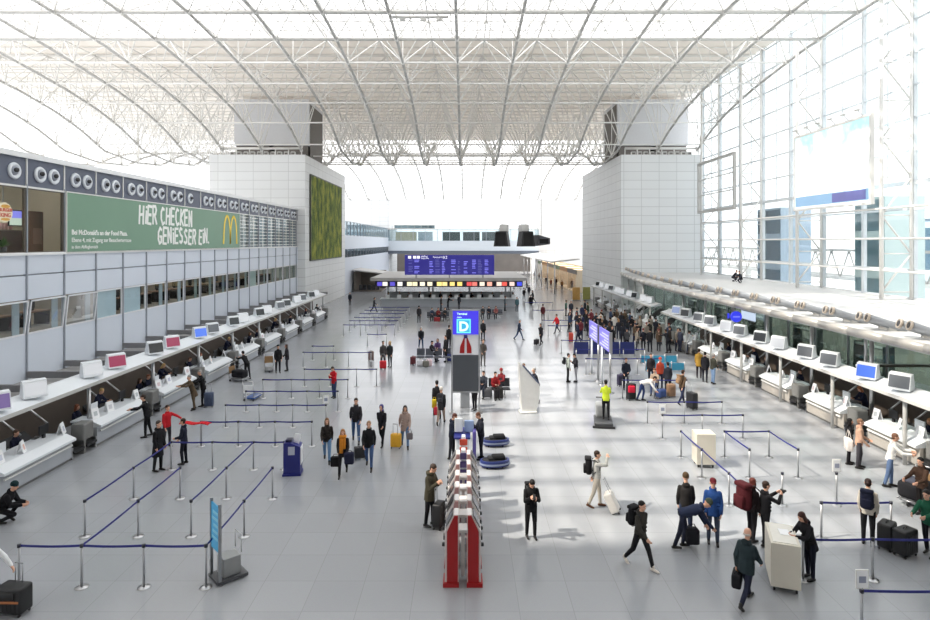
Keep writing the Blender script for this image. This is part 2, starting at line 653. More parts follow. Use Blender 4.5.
def backpack(info, label, rgb=(22, 22, 25), s=1.0, group=None, off=0.0):
    u, f = info['u'], info['f']
    sd = f.cross(u)
    c = info['back'] - f * (0.12 * s + off)
    M = Matrix((sd, f, u)).transposed().to_4x4()
    M.translation = c
    rt = thing('backpack', label, 'backpack', c, 0, group)
    rt.matrix_world = M
    rt.location = c
    rt.rotation_euler = M.to_euler()
    m = cloth(rgb)
    MB().rbox((0, 0, 0), (0.31 * s, 0.2 * s, 0.48 * s), 0.12 * s, 5).build('bag_body', m, rt, True)
    MB().rbox((0, -0.115 * s, -0.07 * s), (0.24 * s, 0.09 * s, 0.24 * s), 0.035 * s, 3).build('front_pocket', m, rt, True)
    MB().rbox((0, -0.02 * s, 0.235 * s), (0.3 * s, 0.2 * s, 0.09 * s), 0.035 * s, 3).build('top_flap', m, rt, True)
    for q in (-1, 1):
        st = MB()
        pts = [(0.09 * q, 0.1 * s, 0.2 * s), (0.1 * q, 0.17 * s, 0.22 * s), (0.12 * q, 0.33 * s, 0.12), (0.13 * q, 0.32 * s, -0.05), (0.14 * q, 0.1 * s, -0.19 * s)]
        st.path(pts, 0.016, 6)
        st.build('strap', pm('strap_webbing', (0.03, 0.03, 0.033), 0.8), rt, True)
    return rt


def suitcase(loc, rz, label, rgb=(24, 24, 28), size=(0.4, 0.24, 0.6), handle=True, group=None, tilt=0.0):
    rt = thing('suitcase', label, 'suitcase', loc, R(rz), group)
    if tilt:
        rt.rotation_euler = (R(tilt), 0, R(rz))
    w, d, h = size
    m = pm('luggage_%d_%d_%d' % rgb, srgb(*rgb), 0.5, var=0.08, scale=10)
    b = MB().rbox((0, 0, 0.06 + h / 2), (w, d, h), 0.05, 3)
    for k in range(-2, 3):
        b.rbox((k * w * 0.16, -d / 2, 0.06 + h / 2), (0.02, 0.02, h * 0.8), 0.008, 1)
    sh_ = b.build('shell', m, rt, True)
    MB().rbox((0, -d / 2 - 0.012, 0.06 + h * 0.72), (w * 0.6, 0.02, h * 0.28), 0.008, 2).build('front_pocket', m, sh_, True)
    for x in (-1, 1):
        for y in (-1, 1):
            MB().tube((x * w * 0.4 - 0.012, y * d * 0.36, 0.03), (x * w * 0.4 + 0.012, y * d * 0.36, 0.03), 0.03, 12).build('wheel', DARKM, rt, True)
    if handle:
        hb = MB()
        z1 = 0.06 + h + 0.4
        for x in (-1, 1):
            hb.tube((x * 0.09, d * 0.35, 0.06 + h - 0.02), (x * 0.09, d * 0.35, z1), 0.009, 8)
        hb.tube((-0.1, d * 0.35, z1), (0.1, d * 0.35, z1), 0.014, 8)
        hb.build('pull_handle', DSTEEL, rt, True)
    else:
        MB().path([(-0.08, 0, 0.05 + h), (-0.07, 0, 0.1 + h), (0.07, 0, 0.1 + h), (0.08, 0, 0.05 + h)], 0.012).build('grip', DARKM, rt, True)
    return rt


def handbag(top, label, rgb, size=(0.32, 0.14, 0.26), drop=0.16, rz=0, cat='bag', group=None, name='handbag'):
    top = Vector(top)
    rt = thing(name, label, cat, (top.x, top.y, top.z), R(rz), group)
    w, d, h = size
    m = cloth(rgb)
    MB().rbox((0, 0, -drop - h / 2), (w, d, h), min(0.05, d * 0.4), 3).build('bag_body', m, rt, True)
    for y in (-1, 1):
        MB().path([(-w * 0.3, y * d * 0.25, -drop), (-w * 0.18, 0, -0.02), (w * 0.18, 0, -0.02), (w * 0.3, y * d * 0.25, -drop)], 0.009).build('bag_handle', m, rt, True)
    return rt
# ------------------------------------------------------------------ setting: floor, walls, roof
def floor_mat():
    m = bpy.data.materials.new('polished_granite_tiles')
    m.use_nodes = True
    nt = m.node_tree
    b = nt.nodes['Principled BSDF']
    tc = nt.nodes.new('ShaderNodeTexCoord')
    br = nt.nodes.new('ShaderNodeTexBrick')
    br.offset = 0.0
    br.inputs['Color1'].default_value = (*FLOOR_A, 1)
    br.inputs['Color2'].default_value = (*FLOOR_B, 1)
    br.inputs['Mortar'].default_value = (0.3, 0.31, 0.325, 1)
    br.inputs['Scale'].default_value = 1.0
    br.inputs['Mortar Size'].default_value = 0.007
    br.inputs['Brick Width'].default_value = 1.18
    br.inputs['Row Height'].default_value = 1.18
    nt.links.new(tc.outputs['Object'], br.inputs['Vector'])
    nz = nt.nodes.new('ShaderNodeTexNoise')
    nz.inputs['Scale'].default_value = 60
    nz.inputs['Detail'].default_value = 4
    nt.links.new(tc.outputs['Object'], nz.inputs['Vector'])
    mx = nt.nodes.new('ShaderNodeMix')
    mx.data_type = 'RGBA'
    mx.blend_type = 'MULTIPLY'
    mx.inputs[0].default_value = 0.25
    nt.links.new(br.outputs['Color'], mx.inputs[6])
    nt.links.new(nz.outputs['Color'], mx.inputs[7])
    nt.links.new(mx.outputs[2], b.inputs['Base Color'])
    b.inputs['Roughness'].default_value = 0.19
    b.inputs['Specular IOR Level'].default_value = 0.55
    return m


FLOOR_A, FLOOR_B = srgb(163, 166, 171), srgb(168, 171, 176)
M_FLOOR = floor_mat()
WHITE = pm('white_paint', srgb(232, 233, 234), 0.5, var=0.02)
STEELW = pm('white_steel', srgb(226, 225, 222), 0.4, var=0.03)
STEELG = pm('grey_steel', srgb(190, 189, 186), 0.45, var=0.04)
PANEL = pm('facade_panel', srgb(208, 215, 226), 0.4, var=0.02, scale=0.6)
MULL = pm('mullion_grey', srgb(160, 165, 174), 0.4, metal=0.3)
DARKGAP = pm('gap_grey', srgb(158, 162, 170), 0.7)
CEIL = pm('ceiling_sheet', srgb(240, 237, 232), 0.7, var=0.02, scale=0.5)
_nt = CEIL.node_tree  # warm translucency added to lift the brightness of the opaque ceiling
_tb = _nt.nodes.new('ShaderNodeBsdfTranslucent')
_tb.inputs[0].default_value = (0.9, 0.86, 0.82, 1)
_mx = _nt.nodes.new('ShaderNodeMixShader')
_mx.inputs[0].default_value = 0.2
_nt.links.new(_nt.nodes['Principled BSDF'].outputs[0], _mx.inputs[1])
_nt.links.new(_tb.outputs[0], _mx.inputs[2])
_nt.links.new(_mx.outputs[0], _nt.nodes['Material Output'].inputs[0])
BAND = pm('nozzle_band', srgb(92, 98, 114), 0.5, var=0.05, scale=3)
GLS = glass('clear_glass', (0.97, 0.985, 0.985), 0.05)
GLSB = glass('blue_glass', (0.80, 0.88, 0.92), 0.12)
GLSD = glass('dark_glass', (0.6, 0.68, 0.66), 0.1)
SKYL = glass('skylight_pane', (0.97, 0.98, 0.98), 0.03, haze=0.8, tl=(0.62, 0.63, 0.66))


def tile_mat(name, col, w=1.2, h=0.8, line=None):
    m = bpy.data.materials.new(name)
    m.use_nodes = True
    nt = m.node_tree
    b = nt.nodes['Principled BSDF']
    b.inputs['Roughness'].default_value = 0.55
    ge = nt.nodes.new('ShaderNodeNewGeometry')
    sp = nt.nodes.new('ShaderNodeSeparateXYZ')
    nt.links.new(ge.outputs['Position'], sp.inputs[0])
    ad = nt.nodes.new('ShaderNodeMath')
    ad.operation = 'ADD'
    nt.links.new(sp.outputs[0], ad.inputs[0])
    nt.links.new(sp.outputs[1], ad.inputs[1])
    cb = nt.nodes.new('ShaderNodeCombineXYZ')
    nt.links.new(ad.outputs[0], cb.inputs[0])
    nt.links.new(sp.outputs[2], cb.inputs[1])
    br = nt.nodes.new('ShaderNodeTexBrick')
    br.offset = 0
    br.inputs['Scale'].default_value = 1
    br.inputs['Brick Width'].default_value = w
    br.inputs['Row Height'].default_value = h
    br.inputs['Mortar Size'].default_value = 0.03
    br.inputs['Color1'].default_value = (*col, 1)
    br.inputs['Color2'].default_value = (*[c * 0.97 for c in col], 1)
    br.inputs['Mortar'].default_value = (*(line or [c * 0.72 for c in col]), 1)
    nt.links.new(cb.outputs[0], br.inputs['Vector'])
    nt.links.new(br.outputs['Color'], b.inputs['Base Color'])
    return m


TILE = tile_mat('white_wall_tiles', srgb(226, 228, 229), 2.0, 1.0)

struct('floor', MB().b2(-52, 27.2, -16, 165, -0.3, 0), M_FLOOR)
struct('ground_apron', MB().b2(27.4, 240, -60, 260, -0.4, -0.05), pm('apron_concrete', srgb(205, 206, 206), 0.8, scale=0.05))

# ---- arched roof
SX, X0 = 4.5, -0.6
PROF = [(0, 23.5), (3, 23.4), (7.9, 23.05), (12.2, 22.6), (17.4, 21.95), (22.2, 21.1), (26.5, 19.9), (30.2, 18.4), (36.75, 17.9)]


def zc(y):
    u = abs(((y - 38 + 36.75) % 73.5) - 36.75)
    for (a, za), (b, zb) in zip(PROF, PROF[1:]):
        if u <= b + 1e-6:
            return za + (zb - za) * (u - a) / (b - a)
    return 17.9


def uc(y):
    return abs(((y - 38 + 36.75) % 73.5) - 36.75)


def top(y):
    return 25.55


YN = [27.0, 31.4, 35.85] + [40.3 + 4.45 * j for j in range(7)] + [71.2, 75.4, 79.6]
YN2 = [79.6, 83.8, 88.0] + [92.2 + 4.45 * j for j in range(10)] + [137.2, 141.6, 144.5]


def side_word(k):
    if k == 0:
        return 'over the middle of the hall'
    return '%s %s of the middle one' % (ORD[abs(k) - 1], 'left' if k < 0 else 'right')


def truss(k, nodes, where, webs=True, bc=0.12, thin=0.05):
    x = X0 + SX * k
    rt = thing('roof_truss', 'arched roof truss of the %s vault, %s' % (where, side_word(k)), 'truss', (x, nodes[0], 0), 0, 'arched trusses of the %s roof vault' % where)
    y0 = nodes[0]
    b = MB()
    for a, c in zip(nodes, nodes[1:]):
        n = 3 if c - a > 3 else 1
        for i in range(n):
            p, q = a + (c - a) * i / n, a + (c - a) * (i + 1) / n
            b.tube((0, p - y0, zc(p)), (0, q - y0, zc(q)), bc, 8, cap=True)
    b.build('bottom_chord', STEELG, rt, True)
    if not webs:
        return rt
    w, t = MB(), MB()
    h = SX / 2
    mids = [(a + c) / 2 for a, c in zip(nodes, nodes[1:])]
    for i, y in enumerate(nodes):
        z = zc(y)
        for j in (i - 1, i):
            if 0 <= j < len(mids):
                ym = mids[j]
                for sx in (-h, h):
                    w.tube((0, y - y0, z), (sx, ym - y0, top(ym) - 0.25), thin, 6, cap=False)
        w.tube((0, y - y0, z), (0, y - y0, top(y) - 0.1), thin * 0.8, 6, cap=False)
        w.ell((0, y - y0, z), (0.19, 0.19, 0.19), 8, 6)
    for a, c in zip(mids, mids[1:]):
        t.tube((h, a - y0, top(a) - 0.25), (h, c - y0, top(c) - 0.25), thin * 1.2, 6)
    w.build('web', STEELW, rt, True)
    t.build('top_chord', STEELW, rt, True)
    return rt


for k in range(-11, 7):
    truss(k, YN[:10] + [68.2] if k in (-6, -5, -4, 5, 6) else YN, 'near')
for k in range(-11, 7):
    truss(k, YN2, 'far', webs=True, bc=0.16, thin=0.06)

for j, y in enumerate(YN):
    if y < 35:
        continue
    x0, x1 = (X0 - 11 * SX, X0 + 6 * SX) if y < 70 or y > 79 else (-18.0, 17.5)
    rt = thing('cross_tie', 'horizontal steel tie crossing the near vault, %s from the camera' % ORD[j - 2], 'truss', (0, y, zc(y)), 0, 'cross ties of the near roof vault')
    big = j in (3, 4)
    MB().tube((x0, 0, 0), (x1, 0, 0), 0.13 if big else 0.075, 8).build('lower_bar', STEELG if big else STEELW, rt, True)
    zt = top(y) - 0.25 - zc(y)
    ym = 2.2
    if j < len(YN) - 1:
        zt2 = top(y + ym) - 0.25 - zc(y)
        MB().tube((x0, ym, zt2), (x1, ym, zt2), 0.07, 6).build('upper_bar', STEELW, rt, True)
for j, y in enumerate(YN2):
    if j % 1 == 0 and j > 0:
        rt = thing('cross_tie', 'horizontal steel tie crossing the far vault, %s from its near end' % ORD[j - 1], 'truss', (0, y, zc(y)), 0, 'cross ties of the far roof vault')
        MB().tube((X0 - 4 * SX, 0, 0), (X0 + 4 * SX, 0, 0), 0.06, 6).build('lower_bar', STEELW, rt, True)
# steel lighting bar under the first tie
bx = thing('lighting_bar', 'small grey lighting bar hung under the nearest roof tie', 'light bar', (X0 - 2.4, 40.3, 23.1), 0)
MB().tube((-1.9, 0, 0), (1.9, 0, 0), 0.1, 8).build('rail', STEELG, bx, True)
for q in (-1.2, 0.2, 1.3):
    MB().rbox((q, 0, -0.14), (0.4, 0.16, 0.16), 0.03).build('lamp_head', STEELG, bx)


def sheet(y0, y1, x0, x1, dz=0.0, n=8, th=0.12):
    mb = MB()
    prof_t = [(y0 + (y1 - y0) * i / n, top(y0 + (y1 - y0) * i / n) + dz + th) for i in range(n + 1)]
    prof_b = [(y, z - th) for y, z in reversed(prof_t)]
    return mb.prism(prof_t + prof_b, x0, x1, 'x')


XL, XR = -52, 27.2
struct('ceiling', sheet(51.6, 104.0, XL, XR, 0.05), CEIL)
struct('ceiling_rear', MB().b2(XL, XR, -16, 10.8, 25.6, 25.8), CEIL)
struct('ceiling_left', MB().b2(XL, -23.2, 10.8, 27, 25.6, 25.8), CEIL)  # unseen roof part; its opaque edge is set to limit the sun patches
struct('ceiling_left_vault', MB().b2(XL, -23.2, 27, 36.5, 25.6, 25.8), CEIL)  # continues the unseen opaque strip that keeps sun off the left floor
sk = MB()
for a, b_ in ((36.5, 51.6), (104, 147)):
    n = 8
    for i in range(n):
        p, q = a + (b_ - a) * i / n, a + (b_ - a) * (i + 1) / n
        sk.add([(XL, p, top(p)), (XR, p, top(p)), (XR, q, top(q)), (XL, q, top(q))], [(0, 1, 2, 3)])
struct('window_roof', sk, SKYL)
rfg = MB().add([(-23.2, 10.8, 25.7), (XR, 10.8, 25.7), (XR, 36.5, 25.78), (-23.2, 36.5, 25.78)], [(0, 1, 2, 3)])
struct('window_roof_clear', rfg, GLS)
pl = MB()
for i in range(11):
    y = 27.5 + 2.2 * i
    pl.tube((XL, y, top(y) - 0.08), (XR, y, top(y) - 0.08), 0.06, 4)
x = XL
while x < XR:
    for a, c in ((36.6, 41), (41, 46.4), (46.4, 51.6)):
        pl.tube((x, a, top(a) - 0.05), (x, c, top(c) - 0.05), 0.06, 4, cap=False)
    if x > -23:
        pl.b2(x - 0.13, x + 0.13, 10.9, 36.5, 25.5, 25.62)  # out-of-view bars widened so their shadows show on the floor
    x += 1.06
for i in range(13):
    y = 11 + 2.12 * i
    pl.b2(-23.2, XR, y - 0.16, y + 0.16, 25.5, 25.62)  # cross bars out of view, also broadened for the shadow lattice
for i in range(26):
    y = 52.0 + 2.05 * i
    pl.tube((XL, y, top(y) - 0.02), (XR, y, top(y) - 0.02), 0.06, 4)
struct('trim_roof_purlins', pl, STEELW)

# walls behind the camera and of the right part outside the picture
struct('wall_back', MB().b2(XL, XR, -16.3, -16, 0, 25.8), WHITE)
struct('wall_right_solid', MB().b2(27, 27.3, -16, 27.4, 0, 26), WHITE)

# ---- tiled towers
TWX, TWR, TY0, TY1, TZ = -18.1, 17.7, 68.0, 90.5, 17.9
for nm, xa, xb in (('wall_tower_left', -29.0, TWX), ('wall_tower_right', TWR, 27.0)):
    struct(nm, MB().b2(xa, xb, TY0, TY1, 0, TZ), TILE)
for nm, xa, xb in (('wall_tower_left_far', -30.0, -18.1), ('wall_tower_right_far', 17.5, 30.0)):
    struct(nm, MB().b2(xa, xb, 144.5, 160, 0, 18.4), TILE)
# set-back plant rooms on the towers
CORE = pm('plant_room_wall', srgb(214, 216, 220), 0.6)
CORED = pm('plant_room_louvre', srgb(120, 116, 112), 0.7)
for s, xa, xb, who in ((-1, -27.5, -18.6, 'left'), (1, 18.2, 26.6, 'right')):
    rt = thing('plant_room', 'pale plant room with dark louvres standing on the %s tiled tower' % who, 'plant room', ((xa + xb) / 2, 71.5, TZ), 0)
    w = xb - xa
    MB().b2(-w / 2, w / 2, 0, 7, 1.6, 7.1).build('wall', CORE, rt)
    MB().b2(-w / 2 + 0.2, -0.3, 0.1, 6.5, 0.0, 1.6).build('louvre', CORED, rt)
    MB().b2(0.3, w / 2 - 0.2, 0.1, 6.5, 0.0, 1.6).build('louvre', CORED, rt)
    sg = 1 if s < 0 else -1
    MB().b2(sg * (w / 2 + 0.02) - 0.04, sg * (w / 2 + 0.02) + 0.04, 0.5, 6.5, 0.2, 6.6).build('side_louvre', CORED, rt)
    for i in range(10):
        xx = xa + 1.0 + i * (w - 2.0) / 9
        b = thing('roof_vent', 'small square vent in the row on the %s tower front edge, %s from the left' % (who, ORD[i]), 'vent', (xx, 68.5, TZ), 0, 'vents on the %s tower edge' % who)
        MB().rbox((0, 0, 0.2), (0.5, 0.4, 0.4), 0.05).build('housing', STEELW, b)
        MB().b2(-0.18, 0.18, -0.22, -0.19, 0.06, 0.3).build('grille', CORED, b)
    t = MB().tube((xa, 68.3, TZ + 0.75), (xb, 68.3, TZ + 0.75), 0.14, 8)
    for i in range(7):
        t.tube((xa + i * w / 6, 68.3, TZ), (xa + i * w / 6, 68.3, TZ + 0.75), 0.07, 6)
    tag(t.build('bearing_rail', STEELW, None, True), 'white steel rail carrying the roof feet on the %s tower' % who, 'rail')

# ---- left gallery facade
FX, MOD = -19.0, 2.44
ks = list(range(-6, 18))
yk = lambda k: 25.97 + MOD * k
Y_A, Y_B = yk(-6), 68.0
fac = MB()
fac.b2(FX - 0.3, FX - 0.12, Y_A, Y_B, 0.0, 3.95)
fac.b2(FX - 0.3, FX - 0.12, Y_A, Y_B, 5.5, 7.48)
struct('wall_left', fac, DARKGAP)
pan = MB()
for k in ks:
    a, b_ = yk(k) + 0.03, min(yk(k + 1) - 0.03, Y_B)
    for z0, z1 in ((2.0, 3.98), (5.5, 6.54), (6.6, 7.48)):
        pan.b2(FX - 0.12, FX, a, b_, z0, z1)
struct('wall_left_panels', pan, PANEL)
mu = MB()
for k in ks:
    mu.b2(FX - 0.1, FX + 0.07, yk(k) - 0.028, yk(k) + 0.028, 0.0, 10.5)
struct('trim_mullions_left', mu, MULL)
struct('trim_ledge_left', MB().b2(FX - 10, FX + 0.12, Y_A, Y_B, 11.62, 11.85).b2(FX - 0.2, FX + 0.1, Y_A, Y_B, 7.42, 7.54), WHITE)
struct('wall_left_band', MB().b2(FX - 0.3, FX, Y_A, Y_B, 10.4, 11.62), BAND)
bt = MB()
for k in ks:
    bt.b2(FX, FX + 0.05, yk(k) - 0.03, yk(k) + 0.03, 10.4, 11.65)
bt.b2(FX, FX + 0.06, Y_A, Y_B, 10.34, 10.42)
struct('trim_band_left', bt, STEELW)
# office strip behind the windows
of = MB()
OFB = pm('office_beige', srgb(150, 140, 126), 0.7, var=0.12, scale=1.5)
struct('floor_office', MB().b2(-24.3, -19.3, Y_A, Y_B, 3.6, 3.9), OFB)
struct('ceiling_office', MB().b2(-24.3, -19.3, Y_A, Y_B, 5.9, 6.1), WHITE)
struct('wall_office', MB().b2(-24.6, -24.3, Y_A, Y_B, 3.6, 6.1), OFB)
FILL_WARM = emit('fill_warm', (1.0, 0.93, 0.84), 3.2)  # warm glow of the panels added to brighten the left interiors
for k in range(-4, 17):
    o = MB().b2(-22.6, -20.6, yk(k) + 0.9, yk(k) + 1.4, 5.84, 5.9).build('fill_panel', FILL_WARM)  # fill panel added to light up the office strip
    tag(o, 'long added fill light behind the left windows, %s from the camera' % ORD[k + 4], 'lamp', 'added fill lights in the left offices')
WFR = pm('window_frame_white', srgb(226, 228, 232), 0.4)
BLIND = pm('white_blind', srgb(214, 224, 226), 0.6, var=0.02)
for n, k in enumerate(ks, 1):
    if k < -3:
        continue
    a, b_ = yk(k) + 0.06, min(yk(k + 1) - 0.06, Y_B)
    w = bpy.data.objects.new('window_%d' % n, None)
    C.objects.link(w)
    w.location = (FX, a, 3.98)
    w['kind'] = 'structure'
    w['label'] = 'white framed office window in the left facade, %s from the camera' % ORD[n - 4]
    L, H = b_ - a, 1.5
    f = MB()
    t = 0.07
    tilt = 0.16 if k in (-3, -2, -1, 0, 1) else 0.0
    for (p0, p1, q0, q1) in ((0, L, 0, t), (0, L, H - t, H), (0, t, 0, H), (L - t, L, 0, H)):
        vs = []
        for xx in (-0.05, 0.02):
            for p in (p0, p1):
                for q in (q0, q1):
                    vs.append((xx + tilt * q / H * (1 if tilt else 0), p, q))
        f.add(vs, [(0, 1, 3, 2), (4, 6, 7, 5), (0, 4, 5, 1), (2, 3, 7, 6), (0, 2, 6, 4), (1, 5, 7, 3)])
    f.build('window_frame', WFR, w)
    MB().add([(-0.02, t, t), (-0.02, L - t, t), (-0.02 + tilt, L - t, H - t), (-0.02 + tilt, t, H - t)], [(0, 1, 2, 3)]).build('window_pane', GLSB if k < 6 else GLSD, w)
    if k in (2, 3, 11):
        MB().b2(-0.12, -0.09, 0.06, L * 0.82, 0.05, H - 0.05).build('blind', BLIND, w)
    elif k > -2:
        MB().b2(-0.2, -0.16, L * 0.78, L * 0.95, 0.02, H - 0.05).build('curtain', pm('curtain_grey', srgb(176, 182, 184), 0.8), w)
    else:
        MB().b2(-0.2, -0.16, L * 0.68, L * 0.93, 0.02, H - 0.05).build('curtain', pm('curtain_grey', srgb(176, 182, 184), 0.8), w)
for k in range(-2, 16):
    if k in (2, 3):
        continue
    d = thing('office_desk', 'dark office desk with a screen behind the left facade window, %s from the camera' % ORD[k + 2], 'desk', (-21.2, yk(k) + 1.0, 3.9), 0, 'office desks behind the left windows')
    MB().b2(-0.4, 0.4, -0.7, 0.7, 0.68, 0.74).build('desktop', pm('desk_wood', srgb(120, 88, 60), 0.5), d)
    for yy in (-0.65, 0.65):
        MB().b2(-0.38, 0.38, yy - 0.03, yy + 0.03, 0, 0.68).build('side_panel', DARKM, d)
    MB().b2(-0.15, -0.1, -0.3, 0.3, 0.84, 1.2).b2(-0.2, 0.0, -0.1, 0.1, 0.74, 0.85).build('screen', DARKM, d)

# air nozzles in the band
def nozzle():
    rt = thing('air_nozzle', 'x', 'air nozzle', (0, 0, 0), 0, 'round air nozzles in the left band')
    Mx = Matrix.Rotation(R(90), 3, 'Y')
    MB().lathe([(0.34, 0.0), (0.36, 0.05), (0.33, 0.1), (0.25, 0.11), (0.19, 0.03)], n=24, M=Mx).build('ring', pm('nozzle_white', srgb(222, 226, 232), 0.4), rt, True)
    MB().ell((0.03, 0.0, 0), (0.16, 0.19, 0.19), 16, 10).build('ball', pm('nozzle_grey', srgb(150, 155, 165), 0.4), rt, True)
    d = Vector((0.8, -0.28, 0.12)).normalized()
    MB().tube(d * 0.12, d * 0.24, 0.095, 16).build('jet', DARKM, rt, True)
    return rt


nz0 = nozzle()
cnt = 0
for k in range(-2, 17):
    if k < -1:
        continue
    for q, fr in ((0, 0.33), (1, 0.7)):
        if (k == -1 and q == 0) or (k in (6,) and q == 1):
            continue
        y = yk(k) + MOD * fr
        o = nz0 if cnt == 0 else dup(nz0)
        o.location = (FX + 0.0, y, 11.0)
        o['label'] = 'white round air nozzle in the dark band above the left facade, %s from the camera' % (ORD[cnt] if cnt < 30 else 'number')
        cnt += 1

# louvred upper windows beyond the billboard, and the back of the upper level
lv = MB()
for k in range(10, 17):
    for i in range(9):
        lv.b2(FX - 0.06, FX - 0.02, yk(k) + 0.06, yk(k + 1) - 0.06, 7.7 + i * 0.3, 7.76 + i * 0.3)
    lv.b2(FX - 0.06, FX, yk(k) + MOD / 2 - 0.03, yk(k) + MOD / 2 + 0.03, 7.5, 10.4)
struct('trim_louvres_left', lv, STEELW)
struct('window_upper_left', MB().b2(FX - 0.12, FX - 0.1, yk(10), Y_B, 7.5, 10.4), GLSB)
UPB = pm('upper_beige', srgb(216, 206, 188), 0.7, var=0.05, scale=1)
struct('wall_upper_left', MB().b2(-24.2, -24, Y_A, Y_B, 7.45, 11.6), UPB)
struct('floor_upper_left', MB().b2(-24.2, -19.3, Y_A, Y_B, 7.2, 7.45), UPB)
for i in range(10):
    o = MB().b2(-22.6, -20.6, Y_A + 1 + i * 5.5, Y_A + 1.7 + i * 5.5, 11.5, 11.6).build('fill_panel', FILL_WARM)  # glowing panel added so the restaurant level does not stay dark
    tag(o, 'square added fill light of the upper left level, %s from the camera' % ORD[i], 'lamp', 'added fill lights of the upper left level')

# ---- billboard on the left facade
GREEN = pm('billboard_green', srgb(116, 150, 128), 0.5, var=0.05, scale=0.4)
GW = pm('billboard_white', (0.88, 0.88, 0.86), 0.5, var=0.01)
ya, yb = yk(1) + 0.06, yk(10) - 0.04
bb = thing('billboard', 'long green advertising billboard with white hand lettering on the left facade', 'billboard', (FX, ya, 7.5))
W_ = yb - ya
BPAN = MB().b2(0.0, 0.1, 0, W_, 0.02, 2.86).build('panel', GREEN, bb)
MB().b2(0, 0.13, -0.04, W_ + 0.04, -0.03, 0.02).b2(0, 0.13, -0.04, W_ + 0.04, 2.86, 2.91).b2(0, 0.13, -0.04, 0, 0, 2.9).b2(0, 0.13, W_, W_ + 0.04, 0, 2.9).build('frame', STEELW, bb)


STROKES = {'H': [[(0, 0), (0.05, 1)], [(0.95, 0), (1, 1)], [(0, 0.48), (1, 0.55)]], 'I': [[(0.4, 0), (0.5, 0.74)], [(0.5, 0.97), (0.52, 1.02)]], 'E': [[(0.9, 0), (0, 0), (0.05, 1), (0.95, 1)], [(0, 0.5), (0.8, 0.52)]],
           'R': [[(0, 0), (0.03, 1), (0.7, 1), (0.9, 0.8), (0.7, 0.55), (0, 0.48)], [(0.4, 0.5), (0.95, 0)]], 'C': [[(0.95, 0.9), (0.55, 1.0), (0.12, 0.75), (0.05, 0.35), (0.4, 0), (0.95, 0.1)]],
           'K': [[(0, 0), (0.05, 1)], [(0.95, 1), (0.05, 0.45), (0.95, 0)]], 'N': [[(0, 0), (0.05, 1), (0.9, 0), (0.95, 1)]], 'G': [[(0.95, 0.88), (0.55, 1), (0.1, 0.7), (0.08, 0.3), (0.45, 0), (0.9, 0.12), (0.92, 0.45), (0.5, 0.45)]],
           'S': [[(0.9, 0.9), (0.5, 1), (0.1, 0.8), (0.4, 0.55), (0.85, 0.4), (0.85, 0.12), (0.4, 0), (0.05, 0.1)]], '.': [[(0.2, 0.0), (0.3, 0.02)]]}


def letters(body, y, z, size, width, mat, bold=0.02, jit=0.0, name='lettering'):
    """hand-set word: each letter slightly turned and shifted"""
    M = frame_m((0.105, y, z), (0, 1, 0), (0, 0, 1))
    if not jit:
        return text_obj(name, body, size, mat, BPAN, M, 0.006, bold)
    adv = lambda c: {'I': 0.42, '.': 0.4, ' ': 0.55}.get(c, 1.0)
    step = width / sum(adv(c) for c in body)
    pos = -step * adv(body[0])
    last = body[0]
    pos = 0.0
    for i, ch in enumerate(body):
        here = pos
        pos += adv(ch) * step
        if ch == ' ':
            continue
        a = R(rng.uniform(-jit, jit))
        Mi = frame_m((0.105, y + here, z + rng.uniform(-0.05, 0.05)), (0, math.cos(a), math.sin(a)), (0, -math.sin(a), math.cos(a)))
        lb = MB()
        hh, ww = size * 0.74 * rng.uniform(0.95, 1.05), step * (0.3 if ch in 'I.' else 0.68)
        zl = 0.0
        for st_ in STROKES[ch]:
            for (ax, ay), (bx2, by2) in zip(st_, st_[1:]):
                A, B = Vector((ax * ww, ay * hh)), Vector((bx2 * ww, by2 * hh))
                dd = (B - A).normalized()
                A, B = A - dd * 0.05, B + dd * 0.05
                nn = Vector((-dd.y, dd.x)) * rng.uniform(0.075, 0.09)
                q_ = [A - nn, A + nn, B + nn, B - nn]
                zl += 0.002
                lb.add([Mi @ Vector((p.x, p.y, -0.004)) for p in q_] + [Mi @ Vector((p.x, p.y, 0.012 + zl)) for p in q_], [(0, 1, 2, 3), (4, 5, 6, 7), (0, 1, 5, 4), (1, 2, 6, 5), (2, 3, 7, 6), (3, 0, 4, 7)])
        lb.build('letter', mat, BPAN)


